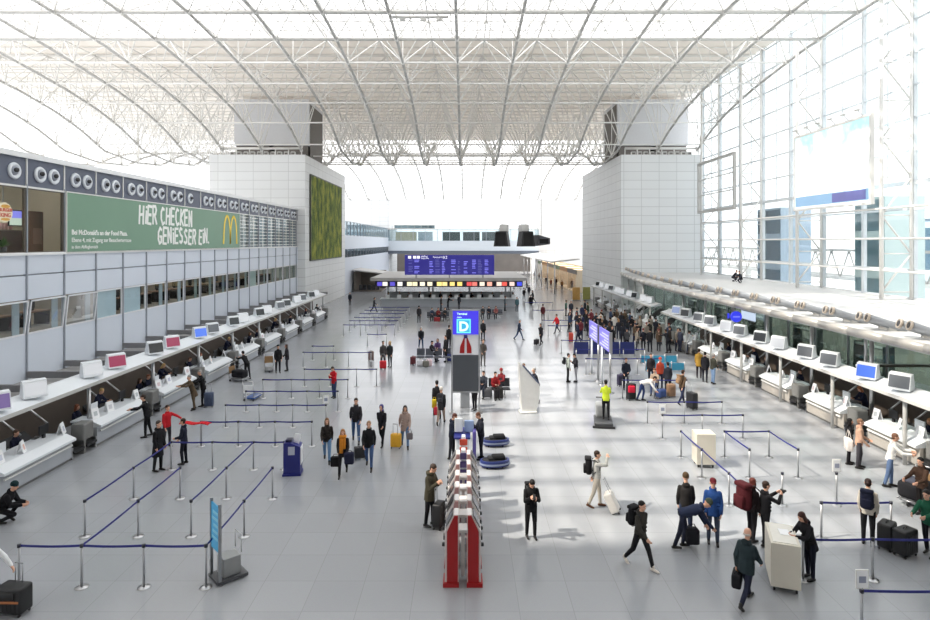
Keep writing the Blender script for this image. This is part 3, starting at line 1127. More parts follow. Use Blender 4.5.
letters('HIER CHECKEN', 34.8 - ya, 1.62, 1.36, 6.9, GW, 0.03, 5)
letters('GENIESSER EIN.', 36.9 - ya, 0.42, 1.3, 7.5, GW, 0.03, 5)
letters("Bei McDonald's an der Food Plaza.", 0.35, 0.86, 0.34, 0, GW, 0.008)
letters('Ebene 4, mit Zugang zur Besucherterrasse', 0.35, 0.5, 0.3, 0, GW, 0.002)
letters("in dem Abflugbereich", 0.35, 0.18, 0.24, 0, GW, 0.001)
YEL = pm('arch_yellow', srgb(246, 214, 70), 0.5)
ym0 = 46.9 - ya
am = MB()
for q in (0, 1):
    c = ym0 + 0.75 + q * 1.35
    hw, hh = 0.66, 2.2
    pts = []
    for i in range(25):
        t = math.pi * i / 24
        pts.append((c - hw * math.cos(t), 0.35 + hh * math.sin(t) ** 0.8))
    pts[0] = (pts[0][0] - 0.05, 0.35)
    for a, b_ in zip(pts, pts[1:]):
        d = Vector((0, b_[0] - a[0], b_[1] - a[1]))
        n = Vector((0, -d.z, d.y)).normalized() * 0.11
        A, B = Vector((0.1, *a)), Vector((0.1, *b_))
        am.add([A - n, A + n, B + n, B - n, A - n + Vector((0.02, 0, 0)), A + n + Vector((0.02, 0, 0)), B + n + Vector((0.02, 0, 0)), B - n + Vector((0.02, 0, 0))],
               [(0, 1, 2, 3), (4, 5, 6, 7), (0, 1, 5, 4), (2, 3, 7, 6), (0, 3, 7, 4), (1, 2, 6, 5)])
am.build('arch_emblem', YEL, BPAN)

# ---- restaurant seen through the upper left windows
for q, k in enumerate((-2, -1, 0)):
    w = bpy.data.objects.new('window_%d' % (40 + q), None)
    C.objects.link(w)
    w.location = (FX, yk(k), 7.5)
    w['kind'] = 'structure'
    f = MB()
    for (p0, p1, q0, q1) in ((0.04, MOD - 0.04, 0, 0.07), (0.04, MOD - 0.04, 2.8, 2.88), (0.03, 0.1, 0, 2.88), (MOD - 0.12, MOD - 0.03, 0, 2.88)):
        f.b2(-0.08, 0.02, p0, p1, q0, q1)
    f.build('window_frame', pm('bronze_frame', srgb(110, 104, 96), 0.4, 0.3), w)
    MB().b2(-0.04, -0.03, 0.1, MOD - 0.1, 0.07, 2.8).build('window_pane', GLS, w)
rs = thing('restaurant_sign', 'round cream hamburger restaurant sign with red letters in the top left window', 'sign', (-19.55, 25.4, 9.25))
MB().lathe([(0.0, 0.1), (0.4, 0.1), (0.43, 0.05), (0.43, 0.0), (0.0, 0.0)], n=32, M=Matrix.Rotation(R(90), 3, 'Y')).build('disc', emit('sign_cream', srgb(250, 236, 205), 0.35), rs)
RED = emit('sign_red', srgb(205, 60, 40), 0.3)
text_obj('lettering', 'BURGER', 0.2, RED, rs, frame_m((0.105, 0, 0.04), (0, 1, 0), (0, 0, 1)), 0.006, 0.006, 'CENTER')
text_obj('lettering', 'KING', 0.24, RED, rs, frame_m((0.105, 0, -0.19), (0, 1, 0), (0, 0, 1)), 0.006, 0.006, 'CENTER')
ORG = emit('sign_orange', srgb(240, 180, 80), 0.3)
MB().ell((0.1, 0, 0.26), (0.012, 0.26, 0.08), 16, 8).build('bun', ORG, rs)
MB().ell((0.1, 0, -0.29), (0.012, 0.26, 0.06), 16, 8).build('bun', ORG, rs)
MB().b2(-0.02, 0.0, -0.02, 0.02, 0.4, 1.2).build('hanger', DSTEEL, rs)
ms = thing('menu_screen', 'wide lit menu screen beside the round hamburger sign', 'screen', (-20.6, 27.5, 8.72))
MB().b2(-0.05, 0, -0.4, 0.4, 0, 0.75).build('housing', DARKM, ms)
MB().b2(0.0, 0.015, -0.36, 0.36, 0.38, 0.7).build('upper_image', emit('menu_violet', srgb(120, 120, 205), 0.8), ms)
MB().b2(0.0, 0.015, -0.36, 0.36, 0.05, 0.38).build('lower_image', emit('menu_sky', srgb(176, 190, 175), 0.7), ms)
ct = thing('serving_counter', 'dark brown serving counter below the lit menu screen', 'counter', (-20.9, 26.4, 7.45))
MB().b2(-0.3, 0.3, -2.0, 1.6, 0, 1.05).build('body', pm('counter_brown', srgb(66, 48, 38), 0.5), ct)
MB().b2(-0.35, 0.35, -2.05, 1.65, 1.05, 1.1).build('worktop', pm('counter_top', srgb(110, 96, 84), 0.4), ct)
pn = thing('brown_partition', 'dark brown wall panel with a framed notice in the upper left window', 'panel', (-20.4, 28.45, 7.45))
MB().b2(-0.1, 0.05, -0.5, 0.5, 0, 2.0).build('panel', pm('partition_brown', srgb(120, 88, 68), 0.6), pn)
MB().b2(0.05, 0.07, -0.22, 0.36, 0.45, 1.2).build('notice', pm('notice_tan', srgb(150, 116, 98), 0.6), pn)
for i in range(4):
    c_ = tag(MB().lathe([(0.0, 0), (0.06, 0), (0.075, 0.3), (0.0, 0.3)], (-20.75, 26.75 + i * 0.22, 8.55), 10).build('paper_cup', pm('cup_pink', srgb(214, 170, 165), 0.6), None, True), 'pink paper cup on the dark serving counter, %s from the left' % ORD[i], 'cup', 'cups on the serving counter')
pl_ = thing('potted_plant', 'green leafy plant at the bottom of the top left window', 'plant', (-19.6, 25.4, 7.5))
MB().lathe([(0.0, 0), (0.14, 0), (0.18, 0.28), (0.0, 0.28)], n=12).build('pot', DARKM, pl_, True)
lf = MB()
for i in range(40):
    a, e = rng.uniform(0, 6.28), rng.uniform(0.3, 1.3)
    d = Vector((math.cos(a) * math.cos(e), math.sin(a) * math.cos(e), math.sin(e)))
    s = d.cross(Vector((0, 0, 1))).normalized() * 0.04
    p = Vector((0, 0, 0.28))
    q = p + d * rng.uniform(0.3, 0.55)
    lf.add([p, (p + q) / 2 + s, q, (p + q) / 2 - s], [(0, 1, 2, 3)])
lf.build('foliage', pm('plant_green', srgb(70, 110, 50), 0.6, var=0.3), pl_)

# ---- moss picture on the left tower
def moss_mat():
    m = bpy.data.materials.new('moss_wall')
    m.use_nodes = True
    nt = m.node_tree
    b = nt.nodes['Principled BSDF']
    b.inputs['Roughness'].default_value = 0.9
    tc = nt.nodes.new('ShaderNodeTexCoord')
    mp = nt.nodes.new('ShaderNodeMapping')
    mp.inputs['Scale'].default_value = (1, 1, 0.7)
    nt.links.new(tc.outputs['Object'], mp.inputs[0])
    n1 = nt.nodes.new('ShaderNodeTexNoise')
    n1.inputs['Scale'].default_value = 0.75
    n1.inputs['Detail'].default_value = 8
    n1.inputs['Roughness'].default_value = 0.7
    nt.links.new(mp.outputs[0], n1.inputs['Vector'])
    cr = nt.nodes.new('ShaderNodeValToRGB')
    e = cr.color_ramp.elements
    e[0].position, e[0].color = 0.32, (*srgb(46, 66, 26), 1)
    e[1].position, e[1].color = 0.72, (*srgb(190, 180, 76), 1)
    x = e.new(0.46)
    x.color = (*srgb(86, 106, 40), 1)
    x = e.new(0.58)
    x.color = (*srgb(142, 148, 56), 1)
    nt.links.new(n1.outputs['Fac'], cr.inputs[0])
    nt.links.new(cr.outputs[0], b.inputs['Base Color'])
    n2 = nt.nodes.new('ShaderNodeTexNoise')
    n2.inputs['Scale'].default_value = 5
    nt.links.new(tc.outputs['Object'], n2.inputs['Vector'])
    bp = nt.nodes.new('ShaderNodeBump')
    bp.inputs['Strength'].default_value = 0.8
    bp.inputs['Distance'].default_value = 0.2
    nt.links.new(n2.outputs['Fac'], bp.inputs['Height'])
    nt.links.new(bp.outputs[0], b.inputs['Normal'])
    return m


mw = thing('moss_wall_picture', 'tall mossy green plant picture hanging on the left tiled tower', 'wall picture', (TWX, 69.9, 5.9))
MB().b2(0, 0.16, 0, 17.2, 0, 9.9).build('moss_panel', moss_mat(), mw)
MB().b2(0, 0.2, -0.12, 0, -0.1, 10.0).b2(0, 0.2, 17.2, 17.32, -0.1, 10.0).b2(0, 0.2, 0, 17.2, -0.12, 0).b2(0, 0.2, 0, 17.2, 9.9, 10.02).build('frame', pm('dark_frame', srgb(60, 62, 50), 0.5), mw)
# ------------------------------------------------------------------ right side: glass wall, deck, billboard
GX = 27.0
YG = [27.0 + 0.0] + [31.45 + 4.57 * j for j in range(9)]
fr = MB()
zr = [4.6, 6.3, 8.2, 10.0, 11.6] + [13.55 + 1.95 * i for i in range(7)]
for y in YG:
    fr.b2(GX - 0.12, GX + 0.12, y - 0.11, y + 0.11, 4.4, 25.8)
for y0, y1 in zip(YG, YG[1:]):
    fr.b2(GX - 0.03, GX + 0.03, (y0 + y1) / 2 - 0.035, (y0 + y1) / 2 + 0.035, 11.6, 25.8)
for z in zr:
    t = 0.13 if abs(z - 11.6) < 0.1 else 0.055
    fr.b2(GX - 0.07, GX + 0.07, 27, 68, z - t, z + t)
struct('trim_glazing_right', fr, pm('glazing_steel', srgb(208, 214, 218), 0.4))
struct('window_right', MB().b2(GX + 0.01, GX + 0.02, 27, 68, 4.6, 25.8), GLS)
struct('wall_right_base', MB().b2(GX - 0.1, GX + 0.3, 27, 68, 0, 4.6), WHITE)

FILL_WHITE = emit('fill_white', (1.0, 0.97, 0.92), 7.0)  # white glow of the fill panels added under the deck
LATS = [31.45 + 4.57, 31.45 + 4.57 * 3, 31.45 + 4.57 * 5, 31.45 + 4.57 * 7]
for i, y in enumerate(LATS):
    rt = thing('lattice_column', 'white lattice steel column against the right glass wall, %s from the camera' % ORD[i], 'column', (25, y, 4.6), 0, 'lattice columns of the right glass wall')
    MB().tube((0, 0, 0), (0, 0, 19.2), 0.12, 10).build('inner_post', STEELW, rt, True)
    MB().tube((1.8, 0, 0), (1.8, 0, 20.8), 0.1, 10).build('outer_post', STEELW, rt, True)
    w = MB()
    z, s = 0.4, 0
    while z < 18.5:
        a, b = (0, 1.8) if s % 2 == 0 else (1.8, 0)
        w.tube((a, 0, z), (b, 0, z + 2.3), 0.06, 6)
        w.tube((0, 0, z), (1.8, 0, z), 0.045, 6)
        z += 2.3
        s += 1
    w.build('web', STEELW, rt, True)
for i, (z, nm) in enumerate(((6.3, 'lowest'), (8.2, 'second'), (10.0, 'upper'))):
    o = MB().tube((25, LATS[0] - 4, z), (25, LATS[3], z), 0.07, 6).build('tie_rail', STEELW, None, True)
    tag(o, 'white steel rail along the right lattice columns, %s of three' % nm, 'rail', 'rails along the lattice columns')

# bright poster board on the columns
BX = 24.75
def poster_mat():
    m = bpy.data.materials.new('poster_print')
    m.use_nodes = True
    nt = m.node_tree
    b = nt.nodes['Principled BSDF']
    tc = nt.nodes.new('ShaderNodeTexCoord')
    n1 = nt.nodes.new('ShaderNodeTexNoise')
    n1.inputs['Scale'].default_value = 0.7
    n1.inputs['Detail'].default_value = 5
    nt.links.new(tc.outputs['Object'], n1.inputs['Vector'])
    sp = nt.nodes.new('ShaderNodeSeparateXYZ')
    nt.links.new(tc.outputs['Object'], sp.inputs[0])
    mr = nt.nodes.new('ShaderNodeMapRange')
    mr.inputs[1].default_value, mr.inputs[2].default_value = 2.2, 5.2
    mr.inputs[3].default_value, mr.inputs[4].default_value = -0.25, 0.12
    nt.links.new(sp.outputs[2], mr.inputs[0])
    ad = nt.nodes.new('ShaderNodeMath')
    ad.operation = 'ADD'
    nt.links.new(n1.outputs['Fac'], ad.inputs[0])
    nt.links.new(mr.outputs[0], ad.inputs[1])
    cr = nt.nodes.new('ShaderNodeValToRGB')
    e = cr.color_ramp.elements
    e[0].position, e[0].color = 0.5, (*srgb(240, 245, 246), 1)
    e[1].position, e[1].color = 0.68, (*srgb(184, 226, 230), 1)
    nt.links.new(ad.outputs[0], cr.inputs[0])
    nt.links.new(cr.outputs[0], b.inputs['Base Color'])
    nt.links.new(cr.outputs[0], b.inputs['Emission Color'])
    b.inputs['Emission Strength'].default_value = 0.28
    b.inputs['Roughness'].default_value = 0.5
    return m


pb = thing('poster_board', 'large backlit poster with pale turquoise clouds and blue foot strip, on the right glass wall', 'billboard', (BX, 36.6, 10.45))
Lp = 8.3
MB().b2(-0.05, 0.12, 0, Lp, 0.0, 5.25).build('panel', poster_mat(), pb)
MB().b2(-0.07, -0.05, 0.1, Lp - 0.1, 0.15, 0.85).build('foot_strip', emit('poster_blue', srgb(150, 190, 225), 0.5), pb)
MB().b2(-0.085, -0.07, 0.35, Lp * 0.45, 0.2, 0.8).build('slogan_strip', emit('poster_violet', srgb(110, 112, 175), 0.5), pb)
MB().b2(-0.1, 0.14, -0.15, 0, -0.15, 5.4).b2(-0.1, 0.14, Lp, Lp + 0.15, -0.15, 5.4).b2(-0.1, 0.14, 0, Lp, -0.15, 0).b2(-0.1, 0.14, 0, Lp, 5.25, 5.4).build('frame', STEELW, pb)
for i in range(6):
    lm = MB()
    lm.tube((0, 0.7 + i * 1.4, 5.4), (-0.35, 0.7 + i * 1.4, 5.75), 0.03, 6)
    lm.rbox((-0.38, 0.7 + i * 1.4, 5.75), (0.16, 0.4, 0.1), 0.02)
    lm.build('lamp_arm', STEELG, pb)
ef = thing('empty_frame', 'empty grey poster frame between the tiled right tower and the glass wall', 'frame', (BX, 55.0, 11.0))
MB().b2(-0.12, 0.12, 0, 0.25, 0, 5.3).b2(-0.12, 0.12, 8.35, 8.6, 0, 5.3).b2(-0.12, 0.12, 0.25, 8.35, 0, 0.25).b2(-0.12, 0.12, 0.25, 8.35, 5.05, 5.3).build('frame', STEELG, ef)
MB().b2(-0.03, 0.03, 0.25, 8.35, 1.8, 1.9).b2(-0.03, 0.03, 0.25, 8.35, 3.4, 3.5).build('crossbar', STEELG, ef)

# outside: truss bridge, pale buildings
br = thing('truss_bridge', 'white steel truss bridge outside the right glass wall', 'bridge', (40, 30, 0))
d = MB()
d.b2(-0.2, 0.2, -14, 70, 4.0, 4.35).b2(2.8, 3.2, -14, 70, 4.0, 4.35).build('deck_beam', STEELW, br)
MB().b2(-0.15, 0.15, -14, 70, 7.0, 7.25).build('top_rail', STEELG, br)
w = MB()
for i in range(28):
    y = -14 + i * 3
    w.tube((0, y, 4.2), (0, y + 1.5, 7.1), 0.09, 6)
    w.tube((0, y + 1.5, 7.1), (0, y + 3, 4.2), 0.09, 6)
w.build('web', STEELG, br, True)
for i in range(6):
    MB().b2(0.9, 1.5, -8 + i * 13, -7.4 + i * 13, -0.05, 4.0).build('pier', STEELW, br)
PB = pm('outside_blue', srgb(176, 196, 214), 0.5, scale=0.3)
pv = thing('pavilion', 'pale blue glazed pavilion outside, behind the right glass wall', 'building', (52, 62, 0))
MB().b2(-3, 4, -2, 8, -0.05, 10.5).build('wall', PB, pv)
MB().b2(-3.3, 4.3, -2.3, 8.3, 10.5, 11).build('roof', STEELW, pv)
for i in range(4):
    MB().b2(-3.06, -3.0, -1.6 + i * 2.4, 0.4 + i * 2.4, 5, 9.5).build('window', GLSB, pv)
hb = thing('terminal_building', 'long pale blue building with a flat roof far outside the glass wall', 'building', (60, 60, 0))
MB().b2(-2, 30, -45, 18, 8.8, 11.0).build('roof', PB, hb)
MB().b2(2, 28, -40, 15, -0.05, 8.8).build('wall', pm('outside_white', srgb(222, 226, 228), 0.6), hb)
gb = thing('stair_tower', 'greenish glass stair tower just outside the right glass wall', 'building', (30.5, 43.2, 0))
MB().b2(-1.4, 1.4, -1.6, 1.6, -0.05, 11.2).build('wall', pm('outside_green', srgb(196, 212, 210), 0.4, scale=0.7), gb)
for i in range(4):
    MB().b2(-1.46, -1.4, -1.5, 1.5, 0.4 + i * 2.8, 2.6 + i * 2.8).build('pane', GLSB, gb)
g2 = thing('stair_tower', 'pale grey-blue glass stair tower outside, next to the tiled right tower', 'building', (30.5, 57.5, 0))
MB().b2(-1.4, 1.4, -2.2, 2.2, -0.05, 11.2).build('wall', PB, g2)
for i in range(4):
    MB().b2(-1.46, -1.4, -2.1, 2.1, 0.4 + i * 2.8, 2.6 + i * 2.8).build('pane', GLSB, g2)

# deck above the right check-in desks, curving away at the far end
def edge(y):
    if y < 42:
        return 15.4
    t = (y - 42) / 26
    return 15.4 + 2.3 * t * t


ys = [10 + 2.0 * i for i in range(30)]
ys[-1] = 68
pts = [(edge(y), y) for y in ys]
prof = pts + [(GX - 0.1, 68), (GX - 0.1, 10)]
struct('wall_deck_right', MB().prism(prof, 4.25, 4.55, 'z'), pm('deck_white', srgb(196, 196, 195), 0.55, var=0.02))
rim = MB()
for (xa, ya_), (xb, yb_) in zip(pts, pts[1:]):
    rim.tube((xa, ya_, 4.45), (xb, yb_, 4.45), 0.16, 10)
struct('trim_deck_edge', rim, pm('deck_rim', srgb(186, 182, 176), 0.35, metal=0.3), True)


def tube_nozzle():
    rt = thing('deck_nozzle', 'x', 'air nozzle', (0, 0, 0), 0, 'paired air nozzle tubes on the right deck edge')
    a, b = Vector((0, 0, 0.5)), Vector((1.35, 0.0, 0.06))
    d = (b - a).normalized()
    MB().tube(a, b, 0.155, 16).build('tube', pm('nozzle_tube', srgb(150, 154, 160), 0.45), rt, True)
    Mx = d.to_track_quat('Z', 'Y').to_matrix()
    MB().lathe([(0.1, 0.02), (0.16, -0.02), (0.185, 0.0), (0.185, 0.07), (0.155, 0.09)], a, 18, Mx).build('ring', pm('ring_bronze', srgb(190, 178, 165), 0.4, 0.3), rt, True)
    MB().tube(a - d * 0.012, a + d * 0.01, 0.11, 16).build('mouth', DARKM, rt)
    MB().b2(0.75, 1.0, -0.1, 0.1, 0.0, 0.16).build('foot', STEELG, rt)
    return rt


tn = tube_nozzle()
n = 0
for i in range(23):
    y = 16.8 + 2.25 * i
    if y > 67:
        break
    for q in (0, 1):
        o = tn if n == 0 else dup(tn)
        yy = y + (0.0 if q == 0 else 0.5)
        o.location = (edge(yy) + 0.35, yy, 4.55)
        o.rotation_euler = (0, 0, R(-14))
        o['label'] = '%s tube of the %s nozzle pair from the camera, on the right deck edge' % ('nearer' if q == 0 else 'farther', ORD[i])
        n += 1

# shops and glass wall under the deck
UX = 20.0
struct('wall_under_deck', MB().b2(25.8, 26.0, 10, 68, 0, 4.25), pm('under_deck_wall', srgb(170, 172, 160), 0.7, var=0.15, scale=0.6))
gp = MB()
for i in range(20):
    y = 11 + 2.9 * i
    gp.b2(UX - 0.05, UX + 0.05, y - 0.05, y + 0.05, 0, 4.25)
struct('trim_under_deck', gp, DSTEEL)
struct('window_under_deck', MB().b2(UX, UX + 0.02, 11, 67, 0.02, 4.25), GLSD)
for i, y in enumerate([20.35 + 4.25 * j for j in range(7)] + [55.55 + 4.6 * j for j in range(3)]):
    x = 16.68 if i < 7 else edge(y) + 0.5
    p = thing('deck_post', 'round steel post carrying the right deck, %s from the camera' % ORD[i], 'post', (x, y, 0), 0, 'posts under the right deck')
    MB().tube((0, 0, 0), (0, 0, 4.26), 0.085, 12).build('shaft', METAL, p, True)
    MB().tube((0, 0, 0), (0, 0, 0.08), 0.16, 12).build('base', METAL, p, True)
for i in range(8):
    y = 14 + 6.4 * i
    s = thing('shop_shelf', 'dark display shelf behind the glass under the right deck, %s from the camera' % ORD[i], 'shelf', (22.6, y, 0), 0, 'shelves behind the right glass')
    for zz in (0.1, 0.8, 1.5, 2.2):
        MB().b2(-0.3, 0.3, -1.2, 1.2, zz, zz + 0.05).build('board', pm('shelf_grey', srgb(120, 124, 120), 0.5), s)
    for yy in (-1.2, 1.2):
        MB().b2(-0.3, 0.3, yy - 0.04, yy + 0.04, 0, 2.4).build('upright', pm('shelf_dark', srgb(70, 76, 74), 0.5), s)
for i in range(9):
    y = 13.5 + 6 * i
    o = MB().b2(21.2, 24.6, y, y + 2.2, 4.17, 4.24).build('fill_panel', FILL_WHITE)  # fill panel added to brighten the space behind the under-deck glass
    tag(o, 'flat added fill light behind the glass under the right deck, %s from the camera' % ORD[i], 'lamp', 'added fill lights under the right deck')
rs_ = thing('round_sign', 'round blue projecting sign hanging below the right deck', 'sign', (15.9, 35.2, 3.62))
MB().tube((0, -0.06, 0), (0, 0.06, 0), 0.32, 28).build('disc', emit('sign_blue', srgb(50, 60, 215), 0.7), rs_)
MB().b2(-0.02, 0.02, -0.02, 0.02, 0.42, 0.7).build('hanger', DSTEEL, rs_)
MB().b2(-0.2, 0.2, -0.07, -0.061, -0.04, 0.04).build('bar_symbol', emit('sign_lightblue', srgb(120, 130, 240), 0.7), rs_)
MB().rbox((-0.45, 0, 0.05), (0.12, 0.08, 0.3), 0.03).build('side_tag', emit('sign_blue', srgb(50, 60, 215), 0.7), rs_)
nb = thing('notice_board', 'pale blue lit notice board behind the glass under the deck', 'sign', (19.6, 41.5, 2.9))
MB().b2(-0.03, 0.03, -1.0, 1.0, -0.28, 0.28).build('panel', emit('notice_blue', srgb(190, 205, 225), 0.7), nb)
MB().b2(-0.05, -0.03, -1.05, 1.05, 0.28, 0.34).b2(-0.05, -0.03, -1.05, 1.05, -0.34, -0.28).build('frame', DSTEEL, nb)
ln = thing('bracket_lamp', 'dark flat bracket lamp reaching in from the right edge under the deck', 'lamp', (16.1, 24.1, 3.05))
MB().b2(-0.05, 3.6, -0.12, 0.12, -0.05, 0.03).build('arm', pm('lamp_dark', srgb(70, 64, 58), 0.4, 0.4), ln)
MB().tube((-0.4, 0, -0.01), (-0.05, 0, -0.01), 0.05, 8).build('tip', METAL, ln, True)
MB().tube((0, 0, -0.05), (0, 0, 1.2), 0.06, 10).build('mast', METAL, ln, True)
# ------------------------------------------------------------------ check-in rows
DESKW = pm('desk_white', srgb(226, 230, 234), 0.35, var=0.02)
DESKG = pm('desk_grey', srgb(168, 172, 178), 0.4, var=0.04, scale=2)
DESKS = pm('desk_stone', srgb(178, 172, 164), 0.35, var=0.06, scale=3)
CONS = pm('console_grey', srgb(112, 112, 110), 0.45, var=0.06)
RUB = pm('belt_rubber', srgb(38, 38, 40), 0.7)
BRN = pm('back_dark', srgb(86, 76, 68), 0.6, var=0.2, scale=1.5)
PAPER = pm('paper_white', srgb(240, 241, 243), 0.6, var=0.01)
SCR = {'off': pm('screen_grey', srgb(96, 100, 106), 0.25), 'white': emit('screen_white', srgb(215, 218, 222), 0.45),
       'purple': emit('screen_purple', srgb(130, 110, 165), 0.4), 'red': emit('screen_red', srgb(165, 60, 95), 0.4),
       'dark': pm('screen_dark', srgb(40, 44, 48), 0.2), 'blue': emit('screen_blue', srgb(70, 110, 210), 0.7), 'pale': emit('screen_pale', srgb(150, 165, 205), 0.4)}


def monitor(label, loc, rz, scr, group):
    """display housing tilted up, screen towards local -Y"""
    rt = thing('display_monitor', label, 'screen', loc, R(rz), group)
    hs_ = MB().prism([(-0.3, 0.02), (-0.16, 0.58), (0.02, 0.62), (0.16, 0.05)], -0.36, 0.36, 'x')
    hs_ = hs_.build('housing', DESKW, rt)
    a, b = Vector((0, -0.3, 0.02)), Vector((0, -0.16, 0.58))
    d = (b - a)
    n = Vector((0, -d.z, d.y)).normalized() * 0.012
    p0, p1 = a + d * 0.12, a + d * 0.9
    MB().add([p0 + n + Vector((-0.33, 0, 0)), p0 + n + Vector((0.33, 0, 0)), p1 + n + Vector((0.33, 0, 0)), p1 + n + Vector((-0.33, 0, 0)),
              p0 - n + Vector((-0.33, 0, 0)), p0 - n + Vector((0.33, 0, 0)), p1 - n + Vector((0.33, 0, 0)), p1 - n + Vector((-0.33, 0, 0))],
             [(0, 1, 2, 3), (4, 5, 6, 7), (0, 1, 5, 4), (2, 3, 7, 6), (0, 3, 7, 4), (1, 2, 6, 5)]).build('screen', SCR[scr], hs_)
    MB().b2(-0.12, 0.12, -0.05, 0.1, -0.06, 0.03).build('foot', STEELG, rt)
    return rt


def row(side, xf, y0, mod, nmod, xb, zb, scr, who, faces, md=0.85, off=0.0):
    """one row of desks: front face at x = xf (hall side), overhead display beam at xb; side -1 left, +1 right"""
    s = side
    front = DESKG if s < 0 else DESKS
    rz_scr = 90 if s < 0 else -90
    yE = y0 + mod * nmod
    bm_ = thing('display_beam', 'long white overhead beam carrying the displays of the %s check-in desks' % who, 'beam', (xb, y0 - 1, 0))
    LEN = yE - y0 + 1.6
    prof = [(0, zb), (0, zb + 0.07), (s * 0.75, zb + 0.3), (s * 0.95, zb + 0.28), (s * 0.95, zb + 0.12)]
    MB().prism(prof, 0, LEN, 'y').build('beam_shell', DESKW, bm_)
    MB().b2(-0.03 * s, 0.0, 0, LEN, zb - 0.05, zb + 0.08).build('edge_strip', STEELG, bm_)
    for j in range(nmod + 1):
        yy = 1.0 + mod * j + off
        if yy < LEN:
            MB().tube((s * 0.25, yy, 0), (s * 0.25, yy, zb + 0.1), 0.07, 10).build('post', METAL if s < 0 else STEELG, bm_, True)
    mi = 0
    for j in range(nmod):
        y = y0 + mod * j
        dk = thing('check_in_desk', 'white topped check-in desk of the %s row, %s from the camera' % (who, ORD[j]), 'desk', (xf, y - 0.45, 0), 0, '%s check-in desks' % who)
        L = mod - 1.5
        MB().b2(0, s * 0.12, 0, L, 0.1, 0.74).build('front_panel', front, dk)
        MB().b2(s * 0.05, s * 0.9, 0.02, L - 0.02, 0.0, 0.1).build('plinth', CONS, dk)
        MB().prism([(-s * 0.16, 0.74), (-s * 0.16, 0.82), (s * 0.2, 0.98), (s * 1.05, 0.98), (s * 1.05, 0.92), (s * 0.12, 0.74)], 0, L, 'y').build('worktop', DESKW, dk)
        MB().b2(-s * 0.1, -s * 0.05, 0.1, L - 0.1, 0.56, 0.62).build('bumper_rail', STEELW, dk)
        for yy in (0.02, L / 2, L - 0.1):
            MB().b2(s * 0.12, s * 1.0, yy, yy + 0.06, 0.1, 0.92).build('side_panel', front, dk)
        for q in range(2):
            yy = y + 0.5 + q * (L - 1.4)
            kb = thing('counter_computer', '%s flat computer on the %s check-in desk of the %s row' % ('nearer' if q == 0 else 'farther', ORD[j], who), 'computer', (xf + s * 0.72, yy, 0.98), 0, 'computers on the %s check-in desks' % who)
            sc0 = MB().rbox((0, 0, 0.3), (0.05, 0.48, 0.34), 0.015).build('screen_case', DARKM if q else DESKW, kb)
            MB().b2(s * 0.03, s * 0.04, -0.2, 0.2, 0.17, 0.43).build('screen', SCR['off'], sc0)
            MB().b2(-0.04, 0.04, -0.05, 0.05, 0, 0.16).build('stand', DARKM, kb)
            MB().rbox((s * 0.23, 0, 0.012), (0.15, 0.42, 0.022), 0.006).build('keyboard', DARKM, kb)
            for t, dy in enumerate((-0.5, 0.5) if q == 0 else (0.45,)):
                pb_ = thing('paper_holder', '%s white paper holder from the near end of the %s desk, %s row' % (ORD[t if q == 0 else 2], ORD[j], who), 'sign holder', (xf + s * 0.38, yy + dy, 0.98), R(rng.uniform(-25, 25)), 'paper holders on the %s desks' % who)
                shp = MB().prism([(-s * 0.11, 0), (0, 0.4), (s * 0.02, 0.4), (-s * 0.09, 0)], -0.16, 0.16, 'y').prism([(s * 0.11, 0), (0.0, 0.4), (s * 0.02, 0.4), (s * 0.13, 0)], -0.16, 0.16, 'y')
                shp = shp.build('sheet', PAPER, pb_)
                MB().add([(-s * 0.088, -0.08, 0.1), (-s * 0.088, 0.08, 0.1), (-s * 0.042, 0.08, 0.27), (-s * 0.042, -0.08, 0.27)], [(0, 1, 2, 3)]).build('print', pm('print_%d' % (t + 2 * (j % 3)), (srgb(196, 200, 214), srgb(226, 190, 180), srgb(190, 196, 200), srgb(206, 206, 212), srgb(214, 196, 200), srgb(188, 192, 210))[t + 2 * (j % 3)], 0.6), shp)
        # baggage gate
        yb_ = y + L - 0.45 + 0.75
        bg = thing('baggage_gate', 'grey baggage scale with black belt after the %s desk of the %s row' % (ORD[j], who), 'baggage scale', (xf, yb_, 0), 0, '%s baggage scales' % who)
        MB().rbox((s * 0.1, 0, 0.86), (0.5, 0.62, 0.62), 0.05).build('console', CONS, bg)
        for q in (-1, 1):
            MB().b2(-s * 0.05, s * 2.4, q * 0.38 - 0.3, q * 0.38 + 0.3, 0.22, 0.3).build('belt', RUB, bg)
            MB().b2(s * 0.0, s * 2.4, q * 0.7 - 0.03, q * 0.7 + 0.03, 0.0, 0.42).build('side_rail', METAL, bg)
        MB().b2(0, s * 0.6, -0.06, 0.06, 0, 0.56).build('pedestal', CONS, bg)
        MB().prism([(s * 2.4, 0.3), (s * 3.6, 1.3), (s * 3.6, 1.2), (s * 2.4, 0.2)], -0.68, 0.68, 'y').build('ramp_belt', RUB, bg)
        for q in (-0.72, 0.72):
            MB().tube((s * 1.9, q, 0.9), (s * 3.0, q, 1.75), 0.04, 8).build('hand_rail', METAL, bg, True)
        # overhead monitors
        for q in range(2):
            yy = y + 0.35 + q * md * 2
            monitor('%s%s display above the %s desk of the %s row' % ({'off': 'grey'}.get(scr[mi % len(scr)], scr[mi % len(scr)]), ', nearer' if q == 0 else ', farther', ORD[j], who),
                    (xb + s * 0.4, yy, zb + 0.22), faces, scr[mi % len(scr)], 'displays above the %s desks' % who)
            mi += 1


